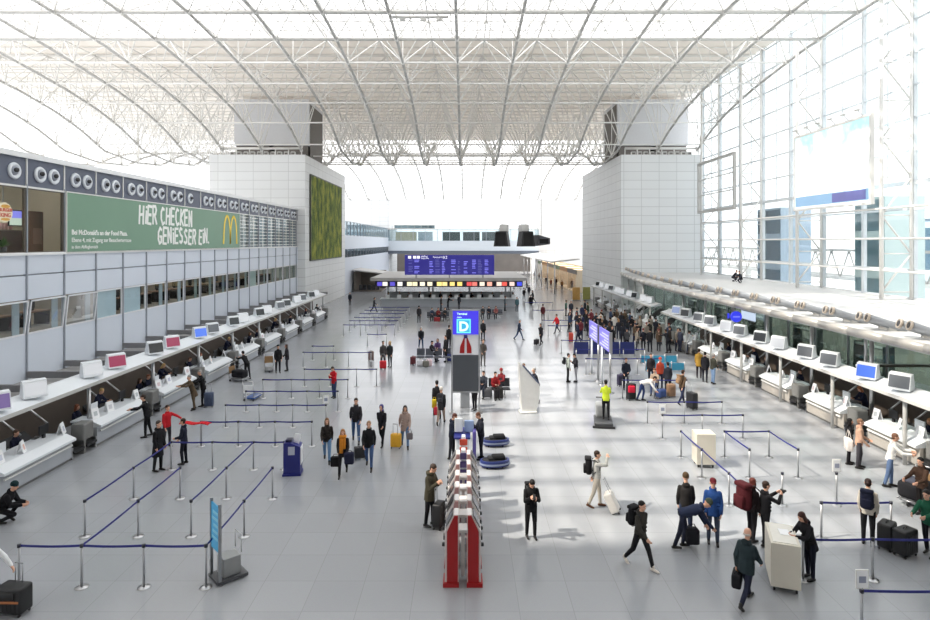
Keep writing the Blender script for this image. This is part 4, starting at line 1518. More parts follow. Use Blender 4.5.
row(-1, -14.4, 19.0, 4.93, 9, -14.75, 2.35, ['purple', 'white', 'white', 'red', 'dark', 'red', 'blue', 'off', 'dark', 'white', 'dark', 'white', 'off', 'dark', 'white', 'off', 'dark', 'white'], 'left', 52)
row(1, 16.0, 17.3, 4.25, 7, 15.55, 2.4, ['off', 'off', 'off', 'blue', 'off', 'off', 'white', 'dark', 'off', 'white', 'off', 'off', 'dark', 'pale'], 'right', -58, md=0.9)
row(1, 16.3, 52.5, 4.6, 5, 15.95, 2.4, ['white', 'white', 'dark', 'white', 'white', 'white', 'off', 'white', 'white', 'dark'], 'far right', -60, md=0.9)

# partitions, ribs and the low roof behind the left row
st = MB()
st.b2(-17.35, -17.2, 12, 67.9, 0, 2.0)
struct('wall_back_desk_left', st, BRN)
struct('ceiling_baggage_left', MB().b2(-18.98, -17.2, 12, 67.9, 1.9, 2.02), pm('low_roof_grey', srgb(158, 156, 154), 0.7))
struct('wall_back_desk_right', MB().b2(18.6, 18.75, 12, 47.5, 0, 1.7), BRN)
for k in range(-4, 18):
    o = MB().b2(-18.95, -15.45, yk(k) - 0.06, yk(k) + 0.06, 2.12, 2.4).build('roof_rib', pm('rib_grey', srgb(128, 128, 130), 0.5))
    tag(o, 'flat grey steel rib between the left facade and the display beam, %s from the camera' % ORD[k + 4], 'rib', 'ribs behind the left display beam')

# ------------------------------------------------------------------ self-service kiosks in the middle
KRED = pm('kiosk_red', srgb(152, 14, 18), 0.35, var=0.04)
KW = pm('kiosk_white', srgb(216, 212, 210), 0.35, var=0.03)
KSCR = pm('kiosk_screen', srgb(70, 66, 70), 0.15)


def kiosk(s, first=False):
    rt = thing('check_in_kiosk', 'x', 'kiosk', (0, 0, 0), 0, 'red and white check-in kiosks')
    prof = lambda x0, x1, d: [(s * (0.1 + d), 0.1), (s * (0.1 + d), 1.66 - d), (s * (0.2), 1.66 - d), (s * (x1 - d), 1.28 - d * 0.5), (s * (x1 - d), 0.1)]
    cb = MB().prism(prof(0, 0.42, 0.0), 0.04, 0.4, 'y').build('cabinet', KW, rt)
    MB().prism(prof(0, 0.385 if first else 0.3, 0.015), 0.0, 0.04, 'y').build('side_panel', KRED if first else pm('kiosk_side', srgb(170, 130, 128), 0.4), rt)
    MB().b2(s * 0.09, s * 0.46, -0.02, 0.42, 0.0, 0.1).build('foot', KRED, rt)
    a, b = Vector((s * 0.245, 0, 1.63)), Vector((s * 0.395, 0, 1.335))
    d = b - a
    n = Vector((-d.z * s, 0, d.x * s)).normalized() * 0.012
    n = n if n.z > 0 else -n
    q = [a + n, b + n]
    MB().add([q[0] + Vector((0, 0.08, 0)), q[1] + Vector((0, 0.08, 0)), q[1] + Vector((0, 0.48, 0)), q[0] + Vector((0, 0.48, 0)),
              a - n + Vector((0, 0.12, 0)), b - n + Vector((0, 0.12, 0)), b - n + Vector((0, 0.48, 0)), a - n + Vector((0, 0.48, 0))],
             [(0, 1, 2, 3), (4, 5, 6, 7), (0, 1, 5, 4), (2, 3, 7, 6), (0, 3, 7, 4), (1, 2, 6, 5)]).build('screen', KSCR, cb)
    MB().b2(s * 0.41, s * 0.46, 0.2, 0.34, 1.0, 1.1).build('ticket_slot', DARKM, cb)
    MB().rbox((s * 0.45, 0.1, 0.95), (0.08, 0.08, 0.08), 0.02).build('card_reader', DARKM, rt)
    return rt


for s, w in ((-1, 'left'), (1, 'right')):
    kf, k0 = kiosk(s, True), kiosk(s)
    for j in range(6):
        o = kf if j == 0 else (k0 if j == 1 else dup(k0))
        o.location = (-0.05, 13.9 + 0.8 * j, 0)
        o['label'] = 'red sided white check-in kiosk in the %s column, %s from the camera' % (w, ORD[j])
for j in range(5):
    y = 14.5 + 0.8 * j
    o = thing('link_shelf', 'white shelf bridging the two kiosk columns, %s from the camera' % ORD[j], 'shelf', (-0.05, y, 0), 0, 'shelves between the kiosks')
    MB().b2(-0.1, 0.1, -0.18, 0.18, 1.05, 1.12).build('board', KW, o)
    MB().b2(-0.04, 0.04, -0.12, 0.12, 0, 1.05).build('support', KW, o)
# service desk at the end of the kiosks, with its violet screen wall
ds = thing('service_point', 'white and blue service point at the far end of the red kiosks', 'counter', (-0.05, 21.9, 0))
BLUE = pm('navy_panel', srgb(34, 40, 110), 0.4)
MB().rbox((-0.05, 0, 0.5), (0.5, 1.1, 1.0), 0.04).build('body', DESKW, ds)
MB().b2(-0.34, 0.24, -0.62, 0.62, 1.0, 1.06).build('worktop', BLUE, ds)
MB().rbox((-0.18, -0.1, 1.35), (0.3, 0.1, 0.5), 0.03).build('terminal', DESKW, ds)
MB().rbox((0.2, -0.05, 1.3), (0.34, 0.12, 0.42), 0.03).build('terminal', pm('terminal_blue', srgb(150, 170, 205), 0.4), ds)
vs = tag(MB().rbox((0.34, 21.9, 0.6), (0.12, 0.8, 1.2), 0.03).build('violet_panel', pm('panel_violet', srgb(88, 78, 150), 0.4)), 'tall narrow violet screen wall on the right of the service point', 'panel')
for i, (yy, nm, c) in enumerate(((18.3, 'dark violet', (62, 52, 96)), (19.6, 'red and orange', (196, 70, 50)))):
    o = thing('leaflet_rack', '%s leaflet rack between the farthest kiosks' % nm, 'rack', (-0.05, yy + 0.55, 0), 0)
    MB().prism([(-0.2, 0), (-0.2, 0.1), (-0.06, 1.5), (0.06, 1.5), (0.2, 0.1), (0.2, 0)], -0.12, 0.12, 'y').build('stand', DESKW, o)
    for q in range(4):
        MB().b2(-0.13, 0.13, -0.17, -0.12, 0.45 + q * 0.26, 0.64 + q * 0.26).build('leaflet', pm('leaflet_%d' % i, srgb(*c), 0.5), o)

# ------------------------------------------------------------------ upright sign with the letter D
sg = thing('hall_sign', 'tall free-standing sign with a glowing blue panel showing the letter D', 'sign', (0.03, 28.1, 0))
for x in (-0.64, 0.64):
    MB().b2(x - 0.035, x + 0.035, -0.05, 0.05, 0, 4.8).build('post', METAL, sg)
    MB().b2(x - 0.12, x + 0.12, -0.2, 0.2, 0, 0.04).build('foot', METAL, sg)
MB().b2(-0.6, 0.6, -0.06, 0.06, 3.68, 4.78).build('blue_panel', emit('panel_blue', srgb(58, 50, 190), 0.9), sg)
CY = emit('panel_cyan', srgb(95, 200, 225), 1.0)
MB().b2(-0.42, 0.24, -0.075, -0.06, 3.74, 4.4).build('square', CY, sg)
MB().b2(-0.36, 0.18, -0.085, -0.075, 3.8, 4.34).build('square_field', emit('panel_teal', srgb(50, 150, 190), 0.9), sg)
LW = emit('panel_letter', srgb(190, 240, 245), 1.1)
text_obj('letter', 'D', 0.62, LW, sg, frame_m((-0.09, -0.087, 3.85), (1, 0, 0), (0, 0, 1)), 0.004, 0.02, 'CENTER')
text_obj('lettering', 'Terminal', 0.13, LW, sg, frame_m((-0.4, -0.063, 4.6), (1, 0, 0), (0, 0, 1)), 0.004, 0.002)
text_obj('lettering', 'Halle', 0.1, LW, sg, frame_m((-0.4, -0.063, 4.45), (1, 0, 0), (0, 0, 1)), 0.004, 0.0)
MB().b2(-0.6, 0.6, -0.03, 0.03, 2.72, 3.66).build('poster', pm('poster_white', srgb(222, 224, 230), 0.5), sg)
for s in (-1, 1):
    MB().prism([(s * 0.08 - 0.02 * s, 2.8), (s * 0.28, 2.8), (s * 0.26, 3.1), (s * 0.1, 3.5), (s * 0.03, 3.62), (s * 0.05, 3.2)], -0.05, -0.03, 'y').build('red_wing', KRED, sg)
MB().b2(-0.08, 0.08, -0.06, -0.03, 3.5, 3.66).build('blue_knot', BLUE, sg)
MB().b2(-0.6, 0.6, -0.06, 0.06, 1.02, 2.72).build('grey_panel', pm('panel_slate', srgb(72, 76, 82), 0.35, var=0.03), sg)
MB().b2(-0.6, 0.6, -0.05, 0.05, 0.95, 1.02).b2(-0.66, 0.66, -0.05, 0.05, 4.78, 4.83).build('crossbar', METAL, sg)

# ------------------------------------------------------------------ white information stele
tm = thing('information_stele', 'white curved information stele with a slanted top on the sunlit floor', 'stele', (2.95, 28.2, 0), R(8))
n = 10
L_, R_ = [], []
for i in range(n + 1):
    t = i / n
    L_.append((-0.30 - 0.12 * math.sin(t * 1.6), 2.35 * t))
    R_.append((0.34 + 0.20 * math.sin(t * 2.2), 1.35 * t))
MB().prism(L_ + R_[::-1], -0.16, 0.16, 'y').build('body', pm('stele_white', srgb(232, 230, 226), 0.4), tm)
MB().prism([(-0.3, 2.22), (-0.27, 2.3), (0.5, 1.42), (0.46, 1.36)], -0.175, -0.16, 'y').build('screen_edge', pm('stele_slate', srgb(90, 100, 125), 0.3), tm)
MB().rbox((0.0, 0, 0.04), (0.8, 0.5, 0.08), 0.03).build('base', pm('stele_white', srgb(232, 230, 226), 0.4), tm)

# ------------------------------------------------------------------ belt barriers
CHROME = pm('post_chrome', srgb(170, 172, 176), 0.35, 0.5)
BELT = pm('belt_blue', srgb(46, 50, 128), 0.6, var=0.08)


def post(loc, label, group, to=(), sign=False):
    rt = thing('belt_post', label, 'barrier post', loc, 0, group)
    MB().lathe([(0.0, 0.03), (0.05, 0.03), (0.14, 0.012), (0.145, 0.0), (0.0, 0.0)], n=20).build('base', METAL, rt, True)
    MB().tube((0, 0, 0.03), (0, 0, 0.93), 0.028, 12).build('pole', CHROME, rt, True)
    MB().tube((0, 0, 0.93), (0, 0, 1.0), 0.042, 14).build('belt_head', pm('head_dark', srgb(44, 46, 60), 0.4), rt, True)
    for p in to:
        v = Vector(p) - Vector(loc)
        d = v.normalized()
        w = d.cross(Vector((0, 0, 1))) * 0.004
        pts = [(d * (0.03 + (v.length - 0.06) * i / 6) + Vector((0, 0, 0.965 - 0.02 * math.sin(math.pi * i / 6)))) for i in range(7)]
        b = MB()
        h = Vector((0, 0, 0.027))
        for a, c in zip(pts, pts[1:]):
            b.add([a - w - h, a + w - h, a + w + h, a - w + h, c - w - h, c + w - h, c + w + h, c - w + h],
                  [(0, 1, 5, 4), (1, 2, 6, 5), (2, 3, 7, 6), (3, 0, 4, 7), (0, 1, 2, 3), (4, 5, 6, 7)])
        b.build('belt', BELT, rt)
    if sign:
        sf = MB().b2(-0.13, 0.13, -0.02, 0.0, 1.02, 1.4)
        sf = sf.build('sign_frame', STEELW, rt)
        MB().b2(-0.11, 0.11, -0.025, -0.02, 1.04, 1.38).build('sign_sheet', PAPER, sf)
        MB().b2(-0.07, 0.07, -0.03, -0.025, 1.14, 1.27).build('sign_print', pm('print_grey', srgb(150, 156, 175), 0.6), sf)
        MB().tube((0, -0.01, 1.0), (0, -0.01, 1.05), 0.015, 8).build('sign_stem', CHROME, rt)
    return rt


LX = [-10.33, -8.88, -7.44, -6.0]
GL = 'belt posts on the left side of the hall'
GR = 'belt posts on the right side of the hall'
rowsL = []


def gridrow(y, xs, links, who, idx, group, signs=()):
    """posts of one barrier row; links: {i: [(x, y), ...]} extra belt ends"""
    for i, x in enumerate(xs):
        to = [(xx, yy, 0) for xx, yy in links.get(i, [])]
        post((x, y, 0), 'steel belt post, %s from left in the %s %s-hand barrier row from the camera' % (ORD[i], ORD[idx], who), group, to, i in signs)


y0 = 13.9
gridrow(y0, LX, {0: [(LX[1], y0)], 1: [(LX[2], y0), (LX[1], y0 + 2.4)], 2: [(LX[3], y0)], 3: [(LX[3], y0 + 2.4)]}, 'left', 0, GL)
gridrow(y0 + 2.4, LX, {0: [(LX[0], y0 + 4.8)], 1: [(LX[1], y0 + 4.8)], 2: [(LX[2], y0 + 4.8)], 3: [(LX[3], y0 + 4.8)]}, 'left', 1, GL)
gridrow(y0 + 4.8, LX, {0: [(LX[0], y0 + 7.2)], 2: [(LX[2], y0 + 7.2)]}, 'left', 2, GL)
gridrow(y0 + 7.2, LX[:3] + [-6.35], {0: [(LX[1], y0 + 7.2)], 1: [(LX[2], y0 + 7.2)], 2: [(-6.35, y0 + 7.2)]}, 'left', 3, GL)
yy = y0 + 9.6
allr = [(yy, LX), (yy + 2.4, LX), (yy + 4.8, LX), (yy + 7.2, LX), (yy + 9.7, LX[1:] + [-4.9]), (yy + 14.8, LX), (yy + 17.1, LX[:2]), (yy + 22.3, LX[2:]),
        (yy + 27.5, LX), (yy + 30.2, LX), (yy + 32.6, LX), (yy + 35.5, LX), (yy + 38.4, LX), (yy + 41.2, LX)]
for i, (y, xs) in enumerate(allr):
    gridrow(y, xs, {j: [(xs[j + 1], y)] for j in range(len(xs) - 1)}, 'left', 4 + i, GL, signs=(3,) if i == 1 else ())
RX = [8.03, 9.65, 11.3]
gridrow(12.1, [8.0, 10.2], {0: [(10.2, 12.1)]}, 'right', 0, GR, signs=(0,))
gridrow(14.2, [8.0, 9.65, 11.6], {0: [(9.65, 14.2)], 1: [(11.6, 14.2)]}, 'right', 1, GR)
gridrow(16.2, [9.62, 11.5], {0: [(11.5, 16.2)]}, 'right', 2, GR)
gridrow(18.25, RX, {0: [(8.0, 16.4)]}, 'right', 3, GR, signs=(2,))
gridrow(20.35, RX, {0: [(RX[0], 18.25)]}, 'right', 4, GR)
gridrow(22.3, RX, {0: [(RX[0], 20.35)], 1: [(RX[2], 22.3), (RX[1], 20.35)], 2: [(RX[2], 20.35)]}, 'right', 5, GR)
gridrow(24.4, RX, {0: [(RX[1], 24.4)], 1: [(RX[2], 24.4)]}, 'right', 6, GR, signs=(0,))
gridrow(26.4, RX, {0: [(RX[1], 26.4)], 1: [(RX[2], 26.4)]}, 'right', 7, GR)
for i, (y, xs) in enumerate(((30.6, RX), (36.2, [7.3, 8.8, 10.4, 11.8]), (39.4, [7.3, 8.8, 10.4, 11.8]), (43.0, [6.9, 8.2, 9.6]), (50.5, [7.0, 8.6]), (54.0, [7.0, 8.6, 10.2]), (62, [7.0, 8.6, 10.2]), (70, [7.0, 8.6, 10.2]))):
    gridrow(y, xs, {j: [(xs[j + 1], y)] for j in range(len(xs) - 1)}, 'right', 8 + i, GR)
# blue low fences of the group queue
FB = pm('fence_blue', srgb(30, 40, 100), 0.5)
FC = pm('fence_cyan', srgb(60, 150, 185), 0.5)
for i, (xa, xb, y, m, nm) in enumerate(((7.6, 11.9, 42.0, FB, 'navy'), (11.6, 14.0, 39.6, FC, 'light blue'), (11.2, 13.6, 37.2, FC, 'light blue'))):
    f = thing('banner_fence', '%s cloth fence on steel posts before the packed queue, %s' % (nm, ('navy one behind', 'farther', 'nearer')[i]) if i else 'navy cloth fence on steel posts at the foot of the packed queue', 'fence', (xa, y, 0))
    MB().b2(0, xb - xa, -0.01, 0.01, 0.15 if i == 0 else 0.05, 1.0 if i == 0 else 0.5).build('cloth', m, f)
    k = int((xb - xa) / 1.2) + 1
    for q in range(k + 1):
        x = (xb - xa) * q / k
        MB().tube((x, 0, 0), (x, 0, 1.08 if i == 0 else 0.6), 0.035, 8).build('post', CHROME, f, True)

# ------------------------------------------------------------------ small furniture on the floor
b = thing('drop_box', 'dark blue drop box with a white paper in its top, behind the left barriers', 'box', (-5.95, 20.75, 0), R(6))
DB = pm('box_navy', srgb(28, 34, 112), 0.4)
MB().prism([(-0.28, 0.06), (-0.28, 1.12), (-0.05, 1.12), (0.28, 0.98), (0.28, 0.06)], -0.25, 0.25, 'y').build('body', DB, b)
MB().rbox((-0.12, 0, 1.16), (0.22, 0.3, 0.1), 0.03).build('lid', pm('box_dark', srgb(26, 28, 60), 0.4), b)
MB().box((0.14, 0, 1.2), (0.2, 0.02, 0.34), M=Matrix.Rotation(R(12), 3, 'Y')).build('paper', PAPER, b)
MB().b2(-0.12, 0.1, -0.26, -0.25, 0.72, 1.0).build('notice', pm('notice_grey', srgb(170, 174, 190), 0.5), b)
MB().b2(0.281, 0.3, -0.2, 0.2, 0.35, 0.95).build('white_side', PAPER, b)
MB().b2(-0.31, 0.31, -0.28, 0.28, 0.0, 0.07).build('plinth', DB, b)
b = thing('bag_gauge', 'grey cabin bag gauge with a light blue upright board, at the left barriers', 'bag gauge', (-5.54, 14.45, 0), R(43))
GCY = emit('gauge_cyan', srgb(60, 165, 215), 0.25)
MB().b2(-0.52, 0.2, -0.3, 0.3, 0.03, 0.1).build('base', pm('gauge_dark', srgb(70, 72, 76), 0.4), b)
MB().rbox((-0.14, 0, 0.32), (0.42, 0.4, 0.44), 0.02).build('box', pm('gauge_grey', srgb(150, 152, 152), 0.35, 0.4), b)
for q in (-0.26, 0.26):
    MB().b2(-0.46 - 0.03, -0.46 + 0.03, q - 0.03, q + 0.03, 0.0, 1.9).build('post', DSTEEL, b)
MB().b2(-0.475, -0.445, -0.24, 0.24, 0.75, 1.82).build('board', GCY, b)
lt = MB()
for q in range(5):
    lt.b2(-0.482, -0.475, -0.18, 0.18 - 0.05 * (q % 3), 1.0 + q * 0.15, 1.06 + q * 0.15).b2(-0.445, -0.438, -0.18, 0.18 - 0.05 * (q % 3), 1.0 + q * 0.15, 1.06 + q * 0.15)
lt.build('print', emit('gauge_print', srgb(150, 215, 240), 0.2), b)
fr_ = MB()
fr_.path([(0.08, -0.18, 0.58), (0.08, -0.18, 1.0), (0.08, 0.18, 1.0), (0.08, 0.18, 0.58)], 0.012)
fr_.build('wire_frame', METAL, b, True)

# podium on castors
CREAM = pm('podium_cream', srgb(212, 206, 192), 0.5, var=0.03)


def podium(loc, rz, label, L=0.95, W=0.62, H=1.12):
    p = thing('podium', label, 'podium', loc, R(rz))
    MB().rbox((0, 0, 0.12 + (H - 0.12) / 2), (W, L, H - 0.12), 0.012).build('cabinet', CREAM, p)
    MB().b2(-W / 2 + 0.06, W / 2 - 0.06, -L / 2 + 0.06, L / 2 - 0.06, H - 0.005, H + 0.012).build('writing_top', pm('podium_top', srgb(222, 219, 210), 0.4), p)
    for x in (-1, 1):
        for y in (-1, 1):
            MB().tube((x * (W / 2 - 0.08) - 0.02, y * (L / 2 - 0.1), 0.06), (x * (W / 2 - 0.08) + 0.02, y * (L / 2 - 0.1), 0.06), 0.06, 12).build('castor', DARKM, p, True)
    return p


podium((7.48, 14.15, 0), -20, 'cream podium on castors with a woman writing on it', 1.1, 0.62)
podium((8.55, 21.5, 0), -4, 'cream podium with a white side standing in the sunlit barriers', 0.6, 0.66, 1.2)

# two blue loading sledges by the kiosks
def sledge(loc, rz, label):
    o = thing('luggage_tray', label, 'luggage tray', loc, R(rz), 'blue luggage trays')
    o.scale = (0.62, 0.62, 0.9)
    NB = pm('tray_blue', srgb(38, 52, 112), 0.35)
    out = [(0.95 * math.cos(t) if math.cos(t) > 0 else 0.75 * math.cos(t), 0.5 * math.sin(t)) for t in [2 * math.pi * i / 28 for i in range(28)]]
    MB().prism(out, 0.08, 0.3, 'z').build('hull', NB, o, 'auto')
    MB().prism([(x * 1.06, y * 1.08) for x, y in out], 0.14, 0.2, 'z').build('bumper', pm('tray_grey', srgb(130, 140, 165), 0.5), o, 'auto')
    MB().prism([(x * 0.86, y * 0.8) for x, y in out], 0.29, 0.31, 'z').build('mat', RUB, o)
    MB().rbox((0.3, 0, 0.38), (0.75, 0.5, 0.2), 0.08, 3).build('bag', cloth((30, 31, 34)), o, True)
    MB().rbox((-0.1, 0, 0.35), (0.4, 0.5, 0.12), 0.05, 3).build('bag_flap', cloth((44, 45, 48)), o, True)
    for x in (-0.4, 0.5):
        for y in (-0.3, 0.3):
            MB().tube((x, y - 0.02, 0.05), (x, y + 0.02, 0.05), 0.05, 10).build('castor', DARKM, o, True)
    return o


sledge((1.0, 21.35, 0), 8, 'blue oval luggage tray beside the kiosks, the nearer of two')
sledge((1.15, 23.6, 0), 6, 'blue oval luggage tray beside the kiosks, the farther of two')

# violet banner signs along the queue entrance at the right
for i, (ya_, yb_) in enumerate(((34.3, 36.6), (31.5, 33.9))):
    s = thing('banner_sign', ('farther', 'nearer')[i] + ' violet information banner on steel posts, at the queue entrance', 'sign', (7.62, ya_, 0), 0, 'violet banners at the queue')
    L = yb_ - ya_
    for q, m in ((0.25, METAL), (L - 0.25, DESKW)):
        MB().tube((0.06, q, 0), (0.06, q, 2.25), 0.06, 10).build('post', m, s, True)
        MB().tube((0.06, q, 0), (0.06, q, 0.04), 0.2, 14).build('foot', METAL, s, True)
    MB().b2(-0.04, 0.1, 0, L, 2.2, 3.2).build('panel', emit('banner_violet', srgb(120, 112, 205), 0.7), s)
    MB().b2(-0.05, 0.11, -0.05, 0, 2.15, 3.25).b2(-0.05, 0.11, L, L + 0.05, 2.15, 3.25).build('frame', METAL, s)
    for q in range(5):
        MB().b2(-0.05, -0.04, 0.2, L * (0.9 - 0.2 * (q % 3)), 2.32 + q * 0.16, 2.4 + q * 0.16).build('text_line', emit('banner_line', srgb(190, 190, 240), 0.8), s)

# ------------------------------------------------------------------ far end: check-in island, board, bridge
isl = thing('check_in_island', 'long grey check-in island with a flat canopy across the far end of the hall', 'check-in island', (-2, 74.4, 0))
MB().b2(-8.4, 8.6, 0, 0.3, 0.0, 0.92).build('front_panel', DESKG, isl)
MB().b2(-8.5, 8.7, -0.25, 1.0, 0.92, 1.02).build('worktop', DESKW, isl)
MB().b2(-8.2, 8.4, 4.2, 4.4, 0, 1.5).build('back_wall', pm('island_wall', srgb(204, 206, 208), 0.5), isl)
MB().b2(-9.3, 9.4, -2.8, 13, 3.35, 3.72).build('canopy', pm('island_canopy', srgb(166, 164, 162), 0.5), isl)
MB().b2(-8.9, 9.0, -1.6, -1.3, 2.55, 3.3).build('display_fascia', pm('fascia_dark', srgb(52, 50, 70), 0.4), isl)
for x in (-7.8, -2.6, 2.6, 7.8):
    for yv in (2.0, 11.5):
        MB().tube((x, yv, 0), (x, yv, 3.4), 0.12, 10).build('post', METAL, isl, True)
dcol = [('violet', (90, 80, 190)), ('white', (240, 236, 220)), ('violet', (90, 80, 190)), ('white', (240, 238, 228)), ('cream', (244, 236, 200)), ('cream', (246, 232, 190)), ('white', (250, 238, 214)), ('cream', (244, 232, 200)),
        ('yellow', (250, 226, 140)), ('yellow', (250, 222, 150)), ('yellow', (250, 214, 130)), ('yellow', (250, 216, 120)), ('red', (215, 80, 80)), ('pink', (225, 120, 110)), ('pale', (250, 225, 205)), ('pink', (240, 170, 150)), ('pale', (245, 215, 200)), ('red', (220, 90, 80)), ('pale', (240, 205, 195)), ('blue', (70, 80, 215))]
for i, (nm, c) in enumerate(dcol):
    x = -8.6 + 17.2 * i / 19 + (0.25 if i % 4 == 0 else 0)
    m = emit('display_%s_%d' % (nm, i), srgb(*c), 0.8)
    s = thing('counter_display', '%s lit display on the island fascia, %s from the left' % (nm, ORD[i]), 'screen', (-2 + x, 72.78, 2.62), 0, 'lit displays of the check-in island')
    MB().b2(-0.36, 0.36, -0.04, 0.02, 0.0, 0.6).build('housing', DARKM, s)
    MB().b2(-0.3, 0.3, -0.05, -0.04, 0.06, 0.54).build('screen', m, s)
for i in range(12):
    x = -9.6 + i * 1.42
    for nm_ in ('white',):
        kb = thing('paper_holder', 'white paper holder on the far check-in island, %s from the left' % ORD[i], 'sign holder', (x, 74.6, 1.02), 0, 'paper holders on the island')
        MB().prism([(-0.12, 0), (0, 0.45), (0.02, 0.45), (-0.1, 0)], -0.25, 0.25, 'x').build('sheet', PAPER, kb)
bd = thing('departure_board', 'large dark blue departure board standing on the far check-in island', 'departure board', (-1.85, 71.7, 3.72))
MB().b2(-5.35, 5.35, 0.0, 0.35, 0.35, 2.75).build('housing', emit('board_navy', srgb(46, 42, 130), 0.55), bd)
for x in (-4, 0, 4):
    MB().b2(x - 0.08, x + 0.08, 0.1, 0.25, 0, 0.4).build('foot', DSTEEL, bd)
BT = emit('board_text', srgb(120, 118, 220), 0.8)
for q in range(9):
    z = 0.55 + q * 0.19
    for ci, (xa, xb) in enumerate(((-4.9, -4.35), (-4.2, -3.6), (-2.4, -1.9), (-1.7, -1.1), (-0.9, -0.5), (0.2, 0.8), (1.0, 1.3), (1.7, 2.2), (2.7, 3.2), (3.4, 3.9), (4.2, 4.7))):
        if rng.random() < (0.8 if ci != 1 else 0.5):
            MB().b2(xa, xb - rng.uniform(0, 0.2), -0.012, 0.0, z, z + 0.09).build('text_line', BT if ci % 3 else emit('board_dim', srgb(96, 96, 170), 0.5), bd)
BW = emit('board_white', srgb(240, 240, 250), 0.8)
for x in (-4.95, -4.35, -3.9):
    MB().b2(x, x + 0.36, -0.015, 0.0, 2.3, 2.62).build('pictogram', BW, bd)
text_obj('lettering', 'Abflug', 0.3, BW, bd, frame_m((-3.4, -0.006, 2.46), (1, 0, 0), (0, 0, 1)), 0.004)
text_obj('lettering', 'Departures', 0.2, BW, bd, frame_m((-3.4, -0.006, 2.26), (1, 0, 0), (0, 0, 1)), 0.004)
text_obj('lettering', 'Terminal 2', 0.26, BW, bd, frame_m((-2.0, -0.006, 2.38), (1, 0, 0), (0, 0, 1)), 0.004)
text_obj('lettering', '0:2', 0.44, BW, bd, frame_m((-1.0 + 0.2, -0.006, 2.3), (1, 0, 0), (0, 0, 1)), 0.004)

# hanging loudspeakers
for i, (x, sgn) in enumerate(((4.7, -1), (7.7, 1))):
    s = thing('loudspeaker', ('left', 'right')[i] + ' big black loudspeaker hanging under the roof at the far end', 'loudspeaker', (x, 76, 8.15), R(14 * sgn), 'hanging loudspeakers')
    MB().prism([(-0.85, -0.6), (0.85, -0.6), (0.6, 1.0), (-0.6, 1.0)], -0.8, 0.8, 'y').build('cabinet', pm('speaker_black', srgb(48, 47, 48), 0.6), s)
    s.scale = (1.1, 1.1, 1.2)
    MB().b2(-0.55, 0.55, -0.84, -0.8, -0.45, 0.85).build('grille', pm('speaker_grille', srgb(34, 33, 34), 0.8), s)
    MB().rbox((sgn * -0.2, 0.2, 1.35), (1.0, 1.2, 0.8), 0.15, 3).build('horn', STEELW, s, True)
    MB().tube((0, 0, 1.4), (0, 0, 11.5), 0.04, 6).build('hanging_rod', STEELW, s, True)
s = thing('loudspeaker', 'grey loudspeaker hanging to the right of the two big black ones', 'loudspeaker', (9.9, 78, 8.0), R(30), 'hanging loudspeakers')
MB().prism([(-1.0, -0.5), (1.0, -0.3), (1.0, 0.5), (-0.8, 0.9)], -0.6, 0.6, 'y').build('cabinet', pm('speaker_grey', srgb(96, 98, 104), 0.6), s)
MB().b2(-0.7, 0.7, -0.64, -0.6, -0.2, 0.4).build('grille', pm('speaker_grille', srgb(34, 33, 34), 0.8), s)
MB().tube((0, 0, 0.5), (0, 0, 11.3), 0.04, 6).build('hanging_rod', STEELW, s, True)

# left gallery beyond the tower and far bridge
struct('wall_left_far', MB().b2(-18.6, -18.3, 90.5, 144.5, 0, 5.6).b2(-18.6, -18.3, 90.5, 144.5, 6.9, 9.0), PANEL)
struct('window_left_far', MB().b2(-18.45, -18.4, 90.5, 144.5, 5.6, 6.9).b2(-18.45, -18.4, 90.5, 144.5, 9.1, 11.2), GLSB)
struct('wall_gallery_left_far', MB().b2(-24, -23.8, 90.5, 144.5, 0, 12).b2(-24, -18.6, 90.5, 144.5, 8.8, 9.0), pm('gallery_grey', srgb(176, 182, 188), 0.6, var=0.15, scale=0.8))
t = MB()
for i in range(19):
    t.b2(-18.46, -18.34, 90.6 + 3 * i - 0.06, 90.6 + 3 * i + 0.06, 5.6, 11.3)
t.b2(-18.46, -18.34, 90.5, 144.5, 11.2, 11.3)
struct('trim_left_far', t, MULL)
fb = thing('foot_bridge', 'glazed grey foot bridge spanning the far end of the hall', 'bridge', (0, 144, 0))
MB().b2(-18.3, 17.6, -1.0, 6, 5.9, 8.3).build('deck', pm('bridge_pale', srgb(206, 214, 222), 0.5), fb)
MB().b2(-18.3, 17.6, -1.05, -1.0, 8.3, 11.0).build('glass_railing', glass('bridge_glass', (0.7, 0.76, 0.78), 0.12), fb)
MB().b2(-18.3, 17.6, -1.1, -0.9, 11.0, 11.25).build('top_rail', STEELG, fb)
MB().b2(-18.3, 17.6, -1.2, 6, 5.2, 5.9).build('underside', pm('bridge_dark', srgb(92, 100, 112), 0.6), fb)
for i in range(13):
    MB().b2(-18.2 + 2.9 * i, -18.1 + 2.9 * i, -1.08, -1.0, 8.3, 11.1).build('railing_post', MULL, fb)
for i, (x0_, x1_, c, nm) in enumerate(((-17, -12, (214, 205, 180), 'cream'), (-11.5, -8, (190, 200, 205), 'grey'), (-5.5, -1.2, (84, 92, 90), 'dark'), (-0.5, 3.6, (96, 100, 100), 'dark'), (4.2, 8, (120, 122, 122), 'grey'))):
    o = thing('bridge_kiosk', '%s shop unit on the far foot bridge, %s from the left' % (nm, ORD[i]), 'shop', ((x0_ + x1_) / 2, 147, 8.3), 0, 'shop units on the foot bridge')
    h = 2.1
    w = (x1_ - x0_) / 2
    MB().b2(-w, w, 0, 2, 0, h).build('unit_body', pm('unit_%d' % i, srgb(*c), 0.6, var=0.2, scale=1.2), o)
    MB().b2(-w - 0.1, w + 0.1, -0.1, 2.1, h, h + 0.12).build('unit_roof', STEELW, o)
